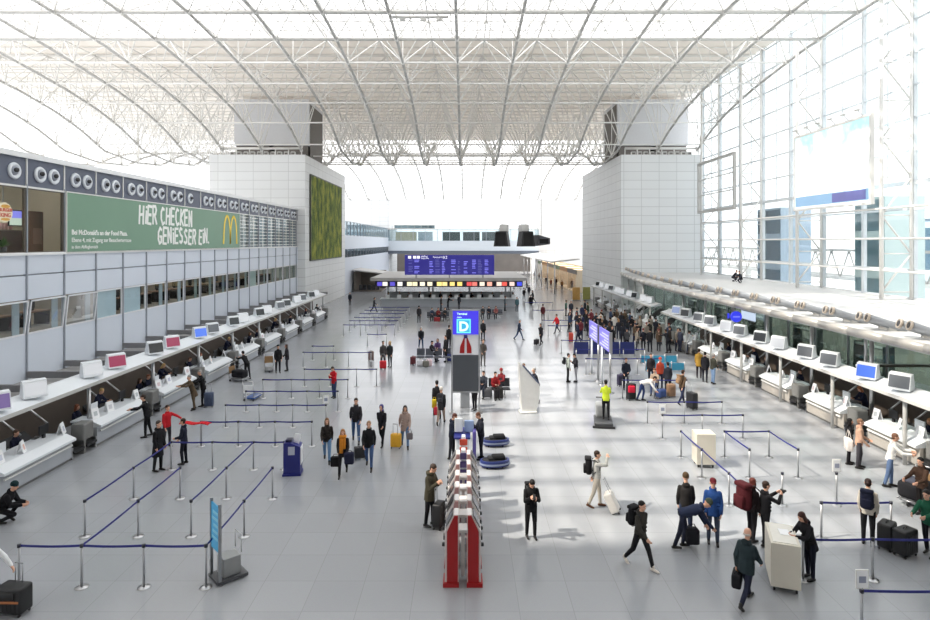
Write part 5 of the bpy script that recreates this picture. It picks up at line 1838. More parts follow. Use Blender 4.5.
st_ = thing('glass_booth', 'pale glass booth on top of the far foot bridge, left of the middle', 'booth', (-12.5, 148.5, 11.25))
MB().b2(-5, 5, 0, 3, 0, 0.9).build('wall', pm('booth_grey', srgb(168, 178, 180), 0.5, var=0.1, scale=0.7), st_)
MB().b2(-5.1, 5.1, -0.1, 3.1, 0.9, 1.05).build('roof', STEELW, st_)
for i in range(6):
    MB().b2(-4.8 + i * 1.65, -3.4 + i * 1.65, -0.04, 0, 0.15, 0.8).build('pane', GLSB, st_)
struct('wall_far', MB().b2(-30, 30, 163, 163.3, 0, 6.0), pm('far_wall', srgb(96, 92, 90), 0.7, var=0.3, scale=0.4))
# shops beyond, right and left
WARM = emit('shop_warm', srgb(255, 214, 160), 1.2)
for i in range(6):
    y = 94 + i * 8.2
    s = thing('shop', 'lit shop front under the far right white canopy, %s from the camera' % ORD[i], 'shop', (17.4, y, 0), 0, 'shop fronts on the far right')
    MB().b2(0.0, 4, 0, 7.8, 0, 0.2).b2(3.8, 4, 0, 7.8, 0.2, 3.6).b2(0, 4, 0, 0.25, 0.2, 3.6).build('shell', pm('shop_wall', srgb(224, 208, 182), 0.6, var=0.15), s)
    MB().b2(0.6, 3.4, 1, 6.8, 3.4, 3.5).build('light_panel', WARM, s)
    MB().b2(-0.05, 0.15, 0, 7.8, 2.9, 3.6).build('fascia', pm('shop_fascia_%d' % (i % 3), (srgb(150, 142, 134), srgb(205, 160, 115), srgb(135, 155, 130))[i % 3], 0.5), s)
    for q in range(3):
        MB().b2(1.6, 2.4, 1 + q * 2.2, 2.6 + q * 2.2, 0.2, 1.8).build('display_rack', pm('rack_%d' % q, (srgb(200, 120, 70), srgb(150, 60, 50), srgb(90, 90, 110))[q], 0.6, var=0.3), s)
    MB().b2(-0.03, 0.03, 0.3, 7.6, 0.2, 2.9).build('glass_front', GLS, s)
ca = MB()
ca.prism([(13.2, 5.0), (17.6, 5.5), (17.6, 5.25), (13.2, 4.8)], 92, 143, 'y')
tag(ca.build('shop_canopy', STEELW), 'long white sloping canopy above the far right shop fronts', 'canopy')
for i in range(7):
    y = 93 + i * 8
    p = thing('canopy_post', 'slim steel post under the far right shop canopy, %s from the camera' % ORD[i], 'post', (13.9, y, 0), 0, 'posts of the shop canopy')
    MB().tube((0, 0, 0), (0, 0, 4.9), 0.1, 8).build('shaft', METAL, p, True)
    MB().tube((0, 0, 0), (0, 0, 0.1), 0.2, 10).build('base', METAL, p, True)
for i, (x, y, c) in enumerate(((15.2, 82, (206, 160, 90)), (16.7, 82.5, (160, 160, 90)))):
    o = thing('banner_stand', ('ochre', 'olive')[i] + ' advertising stand at the corner of the tiled right tower', 'stand', (x, y, 0))
    MB().b2(-0.5, 0.5, -0.08, 0.08, 0.1, 1.8).build('panel', pm('stand_%d' % i, srgb(*c), 0.5, var=0.2), o)
    MB().b2(-0.55, 0.55, -0.3, 0.3, 0, 0.1).build('base', DSTEEL, o)
dsh = thing('dark_shop', 'dim shop with a pale awning beyond the left tiled tower', 'shop', (-17.5, 97, 0))
MB().b2(-0.5, 4.0, 0, 6, 0, 0.15).b2(-0.5, 4.0, 5.8, 6, 0.15, 3.2).b2(-0.5, -0.3, 0, 6, 0.15, 3.2).build('shell', pm('dim_shell', srgb(120, 112, 104), 0.6, var=0.2), dsh)
MB().prism([(-0.5, 3.6), (4.5, 3.0), (4.5, 2.85), (-0.5, 3.4)], -1, 6.2, 'y').build('awning', pm('awning_grey', srgb(190, 188, 186), 0.6), dsh)
for i in range(5):
    MB().rbox((0.4 + 0.7 * i, 1.6, 0.55), (0.5, 0.6, 0.8), 0.05).build('display_case', pm('case_dark', srgb(70, 72, 76), 0.4), dsh)
# ------------------------------------------------------------------ the travellers
def P(px, py, rz, label, pose='stand', **kw):
    p = g(px, py)
    fine = kw.pop('fine', py > 440)
    return person((p.x, p.y, kw.pop('z', 0.0)), rz, label, pose, fine=fine, **kw)


OLIVE, DOLIVE, BROWN, BEIGE = (62, 58, 46), (50, 48, 40), (74, 58, 44), (176, 158, 138)
GREY, LGREY, WHT, REDJ = (92, 92, 94), (168, 168, 166), (226, 226, 222), (176, 30, 36)
BLOND, DBR, GREYH, BLK = (176, 146, 100), (50, 36, 28), (150, 146, 142), (24, 20, 19)

# --- middle foreground
_, w = P(430, 526, 60, 'man in olive hooded parka standing at the left kiosk column with a black suitcase', 'phone', jacket=OLIVE, trousers=(30, 30, 34), hairc=DBR, hem=0.2, bulk=1.08, collar=True, height=1.8)
suitcase(g(439, 527) + Vector((0.0, -0.05, 0)), 70, 'black suitcase behind the man in the olive parka at the kiosks', (22, 22, 25), (0.4, 0.26, 0.66))
_, w = P(531, 538, 8, 'person in black coat looking down at a phone, alone in the middle foreground', 'phone', jacket=(20, 20, 22), trousers=(24, 24, 27), hairc=BLK, hem=0.16, bulk=1.04, height=1.68, over={'hp': 34})
ph = thing('phone', 'dark phone in the hands of the person in the black coat', 'phone', (w['L'] + w['R']) / 2 + Vector((0, -0.03, 0.03)), 0)
pc_ = MB().rbox((0, 0, 0), (0.075, 0.012, 0.15), 0.008, M=Matrix.Rotation(R(-40), 3, 'X')).build('case', DARKM, ph)
MB().box((0, 0.0055, 0.0065), (0.066, 0.004, 0.13), M=Matrix.Rotation(R(-40), 3, 'X')).build('screen', SCR['off'], pc_)
backpack(w, 'black shoulder bag on the back of the person in the black coat', (22, 22, 24), 0.8)
_, w = P(597, 507, 80, 'young man shading his eyes, in pale sweater and dark boots, with backpack and white suitcase', 'shade', jacket=(176, 176, 172), trousers=(186, 178, 166), shorts=False, hairc=DBR, shoes=(88, 56, 38), height=1.72, hem=0.04)
backpack(w, 'black backpack worn by the young man shading his eyes', (24, 24, 27), 1.0)
suitcase(g(617, 513) + Vector((0, 0.0, 0.0)), 250, 'white suitcase rolling behind the young man shading his eyes', (222, 218, 212), (0.4, 0.25, 0.58), tilt=26)
_, w = P(640, 567, 35, 'young person striding in dark open jacket and black trousers, bag on one shoulder', 'walk', jacket=(56, 54, 50), trousers=(26, 26, 30), hairc=BLK, shoes=(214, 206, 196), height=1.72, hem=0.1)
backpack(w, 'black backpack on the striding person in the dark open jacket', (26, 26, 29), 0.95)
P(686, 538, 172, 'person in brown beanie and dark jacket seen from behind, among the standing group', 'stand', jacket=(38, 36, 36), trousers=DJEANS, hair='beanie', hairc=(78, 62, 44), height=1.76)
P(683, 548, 85, 'person in navy jacket bending far down over a bag', 'bend', jacket=(34, 42, 66), trousers=(32, 36, 52), hairc=(70, 80, 66), hair='beanie', height=1.76)
handbag(g(692, 547) + Vector((0, 0, 0.62)), 'dark soft bag held by the bending person in navy', (36, 36, 42), (0.34, 0.26, 0.4), 0.12)
P(713, 544, -18, 'man in bright blue jacket and dark red cap standing by the barriers', 'stand', jacket=(38, 72, 132), trousers=(70, 80, 98), hair='cap', cap=(84, 22, 30), hairc=(40, 30, 26), hem=0.16, bulk=1.08, height=1.76)
_, w = P(752, 541, 110, 'hiker with a huge dark red backpack behind the podium', 'stand', jacket=(44, 36, 38), trousers=(36, 34, 38), hair='long', hairc=(86, 40, 34), height=1.7)
backpack(w, 'huge dark red backpack of the hiker behind the podium', (76, 26, 32), 1.4)
_, w = P(765, 545, 95, 'person in black jacket holding a camera, next to the hiker behind the podium', 'photo', jacket=(26, 26, 30), trousers=(30, 30, 34), hairc=DBR, height=1.7)
cm = thing('camera', 'small black camera held by the person behind the podium', 'camera', (w['L'] + w['R']) / 2 + Vector((0.05, 0, 0.02)), R(95))
MB().rbox((0, 0, 0), (0.13, 0.06, 0.09), 0.015).build('camera_body', DARKM, cm)
MB().tube((0, -0.03, 0), (0, -0.09, 0), 0.032, 14).build('lens', DARKM, cm, True)
_, w = P(746, 604, 125, 'elderly balding man in dark teal coat striding away with a black bag', 'walk', jacket=(38, 50, 54), trousers=(34, 38, 56), hair='fringe', hairc=(196, 186, 178), hem=0.16, bulk=1.12, height=1.74)
handbag(w['L'] + Vector((0, 0, 0.02)), 'black soft bag in the hand of the elderly balding man', (26, 26, 30), (0.46, 0.2, 0.3), 0.06, rz=60)
P(810, 579, -74, 'woman in black writing on the cream podium', 'write', jacket=(24, 23, 28), trousers=(28, 30, 44), hair='long', hairc=(62, 36, 30), height=1.68, hem=0.2)
tag(MB().box((7.55, 14.2, 1.138), (0.22, 0.3, 0.006), R(-15)).build('form_sheet', PAPER), 'white sheet under the hand of the woman writing on the podium', 'paper')
# --- right foreground
_, w = P(868, 545, 140, 'woman with a ponytail in cream top and black trousers, carrying a navy backpack', 'stand', jacket=(196, 188, 176), trousers=(24, 24, 28), hair='bun', hairc=(44, 28, 26), height=1.76)
backpack(w, 'navy backpack on the woman in the cream top', (28, 32, 52), 1.0)
suitcase(g(887, 548), 40, 'black rounded suitcase next to the woman in the cream top, left of two', (22, 22, 24), (0.5, 0.34, 0.62), handle=False)
suitcase(g(905, 555), 25, 'black rounded suitcase at the right picture edge, right of two', (22, 22, 24), (0.55, 0.36, 0.62), handle=False)
P(929, 556, -60, 'person in black and green jacket cut by the right picture edge', 'reach', jacket=(32, 88, 66), trousers=(28, 28, 34), hairc=BLK, height=1.74)
P(922, 516, -70, 'person in brown jacket pushing a loaded luggage cart at the right picture edge', 'drive', jacket=(62, 44, 34), trousers=(36, 32, 32), hairc=BLK, height=1.74)
P(890, 487, 62, 'man in white shirt and jeans leaning on the nearest right check-in desk', 'reach', jacket=(236, 234, 230), trousers=(92, 112, 146), hairc=(120, 84, 66), height=1.8, hem=0.08)
P(849, 464, 70, 'woman in dark jacket with a big white shoulder bag at the right desk', 'stand', jacket=(34, 34, 38), trousers=(30, 28, 32), hair='long', hairc=BLK, height=1.66)
handbag(g(845, 464) + Vector((0.0, -0.2, 1.3)), 'big white shoulder bag of the woman at the right desk', (222, 214, 208), (0.46, 0.22, 0.42), 0.3, rz=70)
P(859, 468, 60, 'man in beige jacket and grey trousers standing at the right desk', 'idle', jacket=(196, 160, 138), trousers=(62, 60, 66), hairc=(120, 90, 70), height=1.76, hem=0.12)


def cart(loc, rz, label, cloth_rgb=None, blue=False, load=True, group=None):
    c = thing('luggage_cart', label, 'luggage cart', loc, R(rz), group)
    f = MB()
    for s in (-1, 1):
        f.path([(0.27 * s, -0.55, 0.18), (0.27 * s, 0.45, 0.2), (0.27 * s, 0.55, 1.02)], 0.018, 8)
    f.tube((-0.27, 0.55, 1.02), (0.27, 0.55, 1.02), 0.024, 8).tube((-0.27, -0.55, 0.18), (0.27, -0.55, 0.18), 0.018, 8)
    for q in range(4):
        f.tube((-0.27, -0.4 + q * 0.25, 0.19), (0.27, -0.4 + q * 0.25, 0.19), 0.012, 6)
    f.build('frame', METAL, c, True)
    MB().rbox((0, 0.52, 0.62), (0.5, 0.03, 0.42), 0.01).build('ad_panel', PAPER if blue else pm('cart_panel', srgb(150, 118, 82), 0.6), c)
    MB().rbox((0, -0.05, 0.13), (0.5, 0.8, 0.09), 0.03).build('deck', pm('cart_blue', srgb(40, 90, 165), 0.4) if blue else DSTEEL, c)
    for x, y in ((-0.24, 0.42), (0.24, 0.42), (0, -0.5)):
        MB().tube((x - 0.02, y, 0.06), (x + 0.02, y, 0.06), 0.06, 12).build('wheel', DARKM, c, True)
    return c


cart(g(897, 503) + Vector((0.6, 0, 0)), -62, 'luggage cart with a tan front panel beside the nearest right desk')
ld = thing('travel_bag', 'large dark bag lying on the luggage cart with the tan panel', 'bag', g(897, 503) + Vector((0.55, 0.0, 0.2)), R(-62))
MB().rbox((0, 0, 0.25), (0.62, 0.9, 0.5), 0.12, 3).build('bag_body', cloth((34, 34, 38)), ld, True)
MB().rbox((0, -0.1, 0.52), (0.4, 0.55, 0.08), 0.03, 3).build('bag_flap', cloth((70, 72, 84)), ld, True)
MB().path([(-0.1, -0.3, 0.5), (-0.1, -0.1, 0.62), (-0.1, 0.2, 0.62), (-0.1, 0.35, 0.5)], 0.014).build('bag_handle', DARKM, ld, True)
# --- left foreground
P(0, 523, 100, 'person in black crouching at the left picture edge, wearing a dark teal cap', 'crouch', jacket=(24, 24, 28), trousers=(26, 26, 30), hair='beanie', hairc=(30, 54, 58), height=1.8, bulk=1.15, over={'arms': ((25, 6, 60, 20), (25, 6, 60, 20))})
suitcase(g(14, 613), -8, 'black trolley case with an orange band at the bottom left corner', (24, 24, 26), (0.62, 0.36, 0.56))
q = g(14, 613)
tag(MB().rbox((q.x, q.y - 0.21, 0.34), (0.5, 0.02, 0.05), 0.008).build('luggage_strap', pm('strap_orange', srgb(170, 104, 60), 0.6)), 'orange strap across the black trolley case in the bottom left corner', 'strap')
P(-12, 608, 15, 'person in white sleeves beside the black trolley case at the left edge', 'pull_left', jacket=(226, 228, 230), trousers=DJEANS, hairc=DBR, height=1.74, over={'arms': ((5, 44, 4, -34), (4, 9, 18, 4))})
P(158, 471, 75, 'man in long dark overcoat standing at the left barrier lanes', 'stand', jacket=(26, 26, 30), trousers=(24, 24, 27), hairc=(60, 50, 44), hem=0.42, bulk=1.06, height=1.78)
P(184, 464, -80, 'person in navy coat facing the man in the long overcoat', 'idle', jacket=(32, 36, 52), trousers=(30, 32, 42), hairc=DBR, hem=0.16, height=1.66)
P(167, 447, 60, 'person in red jacket stretching a red garment towards the barrier', 'arm_out', jacket=(186, 34, 44), trousers=(60, 60, 66), hairc=DBR, height=1.66, fine=False)
sc_ = thing('red_garment', 'red garment laid over the barrier belt by the person in red', 'clothing', g(187, 447, 0) + Vector((-0.2, -0.1, 0)), 0)
mb = MB()
for i in range(8):
    for j in range(3):
        x0_, y0_ = i * 0.14, j * 0.12 - 0.15
        f_ = lambda x, y: 1.0 + 0.03 * math.sin(x * 9) - 0.9 * y * y - 0.05 * max(0, x - 0.6)
        mb.add([(x0_, y0_, f_(x0_, y0_)), (x0_ + 0.14, y0_, f_(x0_ + 0.14, y0_)), (x0_ + 0.14, y0_ + 0.12, f_(x0_ + 0.14, y0_ + 0.12)), (x0_, y0_ + 0.12, f_(x0_, y0_ + 0.12)),
                (x0_, y0_, f_(x0_, y0_) - .02), (x0_ + 0.14, y0_, f_(x0_ + 0.14, y0_) - .02), (x0_ + 0.14, y0_ + 0.12, f_(x0_ + 0.14, y0_ + 0.12) - .02), (x0_, y0_ + 0.12, f_(x0_, y0_ + 0.12) - .02)],
               [(0, 1, 2, 3), (7, 6, 5, 4), (0, 1, 5, 4), (2, 3, 7, 6), (0, 3, 7, 4), (1, 2, 6, 5)])
mb.build('cloth', cloth((204, 28, 40)), sc_, True)
P(147, 437, -70, 'person in black leaning over the left check-in counter, second desk', 'reach', jacket=(24, 24, 27), trousers=(24, 24, 28), hairc=DBR, height=1.78, hem=0.16)
P(193, 410, -40, 'person in long brown coat leaning on the left counter', 'lean', jacket=(88, 74, 58), trousers=(92, 78, 62), hairc=GREYH, height=1.74, hem=0.3, over={'lean': 20})
P(203, 406, -60, 'person in black beside the brown coat at the left counter', 'reach', jacket=(22, 22, 25), trousers=(26, 26, 30), hairc=GREYH, height=1.8, hem=0.16)
suitcase(g(209, 407), 10, 'slate blue suitcase standing by the two people at the left counter', (62, 74, 100), (0.42, 0.28, 0.66))
P(247, 379, -120, 'person in black bending over a loaded cart at the left counter', 'lean', jacket=(24, 25, 28), trousers=(28, 28, 32), hairc=BLK, height=1.74)
cart(g(239, 381), 70, 'steel luggage cart in front of the person in black at the left counter', group=None)
lb = thing('travel_bag', 'black bag lying on the steel luggage cart at the left counter', 'bag', g(239, 381) + Vector((0, 0, 0.22)), R(70))
MB().rbox((0, -0.05, 0.22), (0.5, 0.85, 0.42), 0.1, 3).build('bag_body', cloth((30, 30, 34)), lb, True)
MB().path([(0, -0.3, 0.42), (0, -0.15, 0.54), (0, 0.1, 0.54), (0, 0.2, 0.42)], 0.014).build('bag_handle', DARKM, lb, True)
cart(g(253, 399), 172, 'blue based luggage cart with a white panel at the end of a left barrier', blue=True)
cart(g(269, 371), 20, 'empty luggage cart beside the standing couple by the left barriers')
P(278, 373, 30, 'person in black coat standing by the empty cart near the left counters', 'stand', jacket=(22, 22, 25), trousers=(26, 26, 32), hair='cap', cap=(30, 30, 34), hem=0.2, height=1.74)
_, w = P(287, 371, -60, 'person in dark coat and long hair beside the black coat by the left counters', 'idle', jacket=(40, 38, 42), trousers=(40, 40, 46), hair='long', hairc=(74, 54, 46), hem=0.2, height=1.68)
P(334, 398, -30, 'child-like figure in bright red jacket and jeans between the left barrier rows', 'phone', jacket=(190, 30, 42), trousers=(54, 68, 98), hairc=DBR, height=1.66, hem=0.14, fine=False)
# --- walking group
_, w = P(327, 461, 10, 'woman in dark brown jacket and light jeans walking at the left of the group', 'walk', jacket=(44, 38, 36), trousers=(104, 136, 172), hair='long', hairc=(110, 80, 54), height=1.66)
_, w = P(343, 475, 6, 'woman with an orange scarf, laden with dark bags, at the front of the walking group', 'walk_back', jacket=(40, 36, 38), trousers=(32, 30, 34), hair='long', hairc=(150, 104, 66), height=1.66, hem=0.2)
h = thing('scarf', 'long orange scarf worn by the woman laden with bags', 'scarf', w['back'] + w['f'] * 0.3, R(6))
MB().rbox((-0.04, 0, -0.05), (0.12, 0.05, 0.5), 0.02, 2).rbox((0.06, 0, 0.02), (0.1, 0.05, 0.36), 0.02, 2).build('cloth', cloth((196, 124, 40)), h, True)
MB().rbox((0, 0.1, 0.24), (0.26, 0.22, 0.1), 0.045, 3).build('neck_loop', cloth((196, 124, 40)), h, True)
handbag(w['R'] + Vector((-0.08, 0, 0.05)), 'round black bag on the left arm side of the orange scarf woman', (28, 27, 30), (0.36, 0.2, 0.34), 0.1)
handbag(w['L'] + Vector((0.1, 0, 0.2)), 'dark navy bag with a red patch carried by the orange scarf woman', (38, 40, 62), (0.32, 0.18, 0.4), 0.08)
_, w = P(369, 468, 4, 'man in black jacket and blue jeans walking at the front of the group', 'walk', jacket=(28, 28, 30), trousers=(66, 88, 128), hairc=(150, 120, 96), height=1.76, hem=0.12, bulk=1.06)
suitcase(g(360, 459), 200, 'small black suitcase trailing behind the man in black jacket and jeans', (30, 30, 34), (0.42, 0.26, 0.4))
_, w = P(356, 442, 10, 'tall man in dark sweater and blue jeans walking behind the group', 'pull', jacket=(46, 44, 48), trousers=(72, 96, 134), hairc=DBR, height=1.84)
P(382, 445, -12, 'woman in black jacket with a bluish headscarf walking in the group', 'pull', jacket=(30, 28, 34), trousers=(24, 24, 28), hair='hood', hairc=(72, 66, 120), height=1.66)
_, w = P(405, 447, 8, 'woman in beige coat with a dark fur collar walking at the right of the group', 'pull', jacket=(168, 146, 136), trousers=(98, 124, 158), hair='long', hairc=(46, 36, 34), height=1.7, hem=0.22, collar=True)
suitcase(g(396, 448), 170, 'yellow suitcase pulled by the woman in the beige coat', (226, 168, 40), (0.4, 0.26, 0.5))
handbag(w['L'] + Vector((0.02, 0, 0)), 'grey handbag in the hand of the woman in the beige coat', (110, 104, 106), (0.24, 0.12, 0.26), 0.14)
# --- around the sign
P(437, 417, 190, 'person in black walking away, hidden partly behind the white hat', 'walk', jacket=(26, 26, 30), trousers=(60, 56, 56), hairc=BLK, height=1.74, fine=False)
_, w = P(441, 424, 172, 'person in dark coat and white hat walking away with coloured shopping bags', 'walk_back', jacket=(44, 44, 48), trousers=(150, 130, 118), hair='beanie', hairc=(214, 208, 200), height=1.68, hem=0.22, fine=False)
backpack(w, 'dark grey backpack on the person in the white hat', (56, 56, 62), 0.8)
handbag(w['L'] + Vector((-0.22, 0, 0.3)), 'yellow shopping bag beside the person in the white hat', (206, 180, 40), (0.22, 0.12, 0.4), 0.1, name='shopping_bag')
handbag(w['L'] + Vector((-0.1, -0.1, 0.0)), 'red and white shopping bag beside the person in the white hat', (206, 58, 74), (0.28, 0.14, 0.36), 0.12, name='shopping_bag')
P(452, 459, 75, 'dark clothed person at the left side of the service point', 'phone', jacket=(34, 40, 58), trousers=(28, 30, 38), hairc=(90, 50, 40), height=1.72)
P(481, 459, -75, 'dark clothed person at the right side of the service point', 'phone', jacket=(40, 42, 52), trousers=(32, 34, 42), hairc=(96, 62, 46), height=1.76)
P(474.5, 410, -40, 'woman in black standing at the foot of the tall sign', 'phone', jacket=(26, 27, 32), trousers=(28, 28, 34), hair='long', hairc=(196, 178, 160), height=1.72, hem=0.2, fine=False)
cs = thing('ticket_machine', 'grey ticket machine under the tall sign, next to the woman in black', 'kiosk', g(465, 407), 0)
MB().rbox((0, 0, 0.6), (0.45, 0.4, 1.2), 0.03).build('cabinet', DESKG, cs)
MB().prism([(-0.2, 1.2), (0.12, 1.55), (0.2, 1.5), (0.2, 1.2)], -0.22, 0.22, 'x').build('screen_head', DESKW, cs)
MB().rbox((0, -0.2, 0.85), (0.3, 0.04, 0.24), 0.01).build('keypad', SCR['off'], cs)
P(524, 396, -30, 'person in pale clothes reading the white stele from its left', 'idle', jacket=(150, 136, 118), trousers=(120, 110, 100), hairc=(110, 84, 64), height=1.72)
P(537, 403, -70, 'man in black jacket leaning towards the white stele from the right', 'lean', jacket=(40, 42, 52), trousers=(50, 54, 66), hairc=GREYH, height=1.8, over={'lean': 18})
P(606, 425, 172, 'cleaner in yellow high-visibility vest riding the floor scrubber', 'drive', jacket=(206, 224, 60), trousers=(28, 28, 32), hairc=BLK, height=1.74, z=0.24)
sr = thing('floor_scrubber', 'grey ride-on floor scrubber under the cleaner in the yellow vest', 'cleaning machine', g(604, 424) + Vector((-0.02, 0.1, 0)), R(170))
MB().rbox((0, -0.42, 0.5), (0.62, 0.7, 0.62), 0.1, 3).build('tank', pm('scrubber_grey', srgb(150, 152, 154), 0.4), sr, True)
MB().rbox((0, 0.1, 0.15), (0.78, 1.3, 0.16), 0.05, 3).build('deck', pm('scrubber_dark', srgb(70, 72, 76), 0.5), sr, True)
MB().tube((0, -0.25, 0.75), (0, -0.1, 1.12), 0.04, 8).tube((-0.3, -0.1, 1.12), (0.3, -0.1, 1.12), 0.025, 8).build('handlebar', DARKM, sr, True)
MB().rbox((0, 0.78, 0.06), (0.95, 0.07, 0.09), 0.02).build('squeegee', DARKM, sr)
for x, y in ((-0.3, 0.4), (0.3, 0.4), (0, -0.6)):
    MB().tube((x - 0.04, y, 0.09), (x + 0.04, y, 0.09), 0.09, 12).build('wheel', DARKM, sr, True)

# --- middle distance, left of the sign
P(383, 368, 30, 'person in grey jacket standing with a red suitcase, left of a couple', 'stand', jacket=(66, 62, 62), trousers=(44, 42, 46), hairc=BLK, hem=0.16)
P(390, 367, -20, 'blond person in dark grey coat, right of a couple with a red suitcase', 'stand', jacket=(50, 54, 56), trousers=(46, 50, 54), hair='long', hairc=(190, 160, 110), hem=0.2, height=1.68)
suitcase(g(383, 369), 8, 'bright red suitcase in front of the couple left of the sign', (206, 34, 44), (0.42, 0.28, 0.46))
suitcase(g(371, 361), 20, 'brown grey suitcase standing left of the couple with the red suitcase', (120, 100, 94), (0.36, 0.26, 0.6), handle=False)
P(419, 323, 180, 'person in dark coat standing alone, seen from behind, before the far island', 'stand', jacket=(46, 46, 50), trousers=(52, 52, 56), hairc=BLK, hem=0.2)
P(421, 349, 12, 'person with a light beanie and black jacket walking in the middle of the hall', 'walk', jacket=(26, 28, 34), trousers=(34, 52, 76), hair='beanie', hairc=(170, 165, 165))


def bench(x, y, n, label, rz=0, seat=(70, 74, 84)):
    b = thing('bench', label, 'bench', (x, y, 0), R(rz))
    L = 0.58 * n
    MB().b2(-L / 2, L / 2, -0.04, 0.04, 0.3, 0.36).build('beam', METAL, b)
    for s in (-1, 1):
        MB().b2(s * (L / 2 - 0.3) - 0.03, s * (L / 2 - 0.3) + 0.03, -0.3, 0.3, 0, 0.05).b2(s * (L / 2 - 0.3) - 0.03, s * (L / 2 - 0.3) + 0.03, -0.04, 0.04, 0.05, 0.3).build('leg', METAL, b)
    for i in range(n):
        xx = -L / 2 + 0.58 * (i + 0.5)
        MB().rbox((xx, -0.05, 0.4), (0.52, 0.48, 0.06), 0.025).build('seat', pm('seat_%d' % seat[0], srgb(*seat), 0.5), b)
        MB().box((xx, 0.24, 0.66), (0.52, 0.04, 0.44), M=Matrix.Rotation(R(-12), 3, 'X')).build('backrest', pm('seat_%d' % seat[0], srgb(*seat), 0.5), b)
    return b


# seat islands with resting travellers
c = g(432, 363)
bench(c.x + 0.1, c.y + 0.2, 4, 'grey bench loaded with luggage left of the tall sign', 0)
P(431, 361, 60, 'person in dark jacket sitting on the bench left of the tall sign', 'sit', jacket=(40, 36, 42), trousers=(44, 44, 50), hairc=BLK)
P(438, 358, -10, 'person in violet sweater sitting on the bench left of the tall sign', 'sit', jacket=(84, 62, 102), trousers=(40, 42, 56), hair='long', hairc=(90, 74, 70))
P(446, 362, -60, 'tall person in black standing close to the left edge of the sign', 'stand', jacket=(26, 26, 30), trousers=(30, 30, 34), hairc=BLK, height=1.8)
P(449, 349, 160, 'person in black standing behind the sign, seen at its left edge', 'stand', jacket=(30, 30, 34), trousers=(34, 34, 40), hairc=DBR, height=1.8)
suitcase(g(413, 365), 70, 'dark red suitcase at the left end of the loaded bench', (92, 34, 42), (0.4, 0.26, 0.5), handle=False)
suitcase(g(449, 362), 0, 'navy suitcase right below the seated people at the sign', (40, 52, 110), (0.36, 0.24, 0.48), handle=False)
for i, (px, py, col, nm) in enumerate(((420, 366, (220, 218, 222), 'white'), (426, 367, (120, 118, 110), 'grey'), (429, 366, (226, 200, 204), 'pale pink'))):
    p = g(px, py)
    handbag(p + Vector((0, 0, 0.52)), '%s carrier bag at the foot of the loaded bench' % nm, col, (0.4, 0.24, 0.38), 0.12, name='carrier_bag')
c = g(438, 321)
bench(c.x, c.y, 4, 'bench with seated people in front of the far island, left of the sign', 0)
for i, (px, cl, nm) in enumerate(((432, (60, 70, 90), 'slate'), (438, (120, 50, 50), 'dark red'), (445, (50, 52, 56), 'charcoal'))):
    P(px, 321, 0 if i != 1 else 20, 'person in %s jacket sitting on the bench before the far island' % nm, 'sit', jacket=cl, trousers=(46, 48, 56), hairc=DBR)
suitcase(g(437, 322), 0, 'red suitcase before the bench near the far island', (150, 40, 46), (0.6, 0.3, 0.42), handle=False)
c = g(487, 318)
bench(c.x + 0.8, c.y, 3, 'bench with seated people in front of the far island, right of the sign', 0)
for i, (px, cl, nm) in enumerate(((483, (60, 62, 66), 'grey'), (489, (40, 44, 54), 'navy'), (496, (150, 90, 90), 'rose'))):
    P(px, 319, -10, 'person in %s top sitting right of the sign before the far island' % nm, 'sit', jacket=cl, trousers=(58, 60, 66), hairc=DBR)
P(483, 341, 20, 'person in dark clothes just right of the blue sign panel', 'stand', jacket=(40, 40, 44), trousers=(40, 40, 46), hairc=BLK)
P(483, 366, 10, 'person in grey brown coat behind the right post of the tall sign', 'idle', jacket=(90, 84, 80), trousers=(96, 92, 90), hairc=(120, 100, 84), hem=0.2)
c = g(497, 398)
bench(c.x - 0.15, c.y + 0.4, 3, 'dark bench with resting travellers right of the tall sign', 0, seat=(40, 42, 48))
P(484, 397, -20, 'person in dark jacket sitting at the left end of the dark bench', 'sit', jacket=(56, 60, 70), trousers=(56, 60, 72), hairc=DBR)
P(495, 398, 10, 'person in red and black jacket sitting in the middle of the dark bench', 'sit', jacket=(150, 38, 42), trousers=(50, 46, 50), hairc=BLK)
P(502, 394, -30, 'person in dark red jacket with outstretched legs at the right of the dark bench', 'sit', jacket=(120, 40, 46), trousers=(36, 38, 46), hair='beanie', hairc=(150, 40, 44))
suitcase(g(499, 399), 10, 'dark suitcase standing before the dark bench', (48, 46, 44), (0.4, 0.28, 0.56), handle=False)
suitcase(g(487, 398), 10, 'grey trolley bag before the dark bench', (120, 120, 122), (0.5, 0.3, 0.44), handle=False)
# --- middle distance, right of the sign
P(519, 340, 60, 'man in navy coat and jeans walking right in the bright middle of the hall', 'walk', jacket=(38, 48, 66), trousers=(66, 80, 106), hairc=GREYH, hem=0.16)
P(541, 345, -40, 'person in black pulling a small black case across the bright floor', 'pull', jacket=(28, 28, 34), trousers=(30, 30, 36), hairc=BLK, hem=0.16)
suitcase(g(536.5, 345), 60, 'small black case behind the person in black on the bright floor', (30, 30, 36), (0.5, 0.3, 0.4), handle=False)
P(557, 333, -60, 'person in bright red jacket walking on the bright floor', 'walk', jacket=(196, 40, 48), trousers=(36, 42, 66), hairc=DBR)
P(543, 321, 180, 'person in dark red coat standing before the far right lanes', 'stand', jacket=(92, 44, 48), trousers=(70, 52, 54), hairc=DBR, hem=0.2)
P(578, 342, -70, 'person in navy jacket pulling a rusty red suitcase', 'pull', jacket=(48, 52, 72), trousers=(40, 44, 62), hairc=DBR)
suitcase(g(571, 342), 80, 'rusty red suitcase pulled by the person in navy', (186, 66, 52), (0.5, 0.34, 0.68), handle=False)
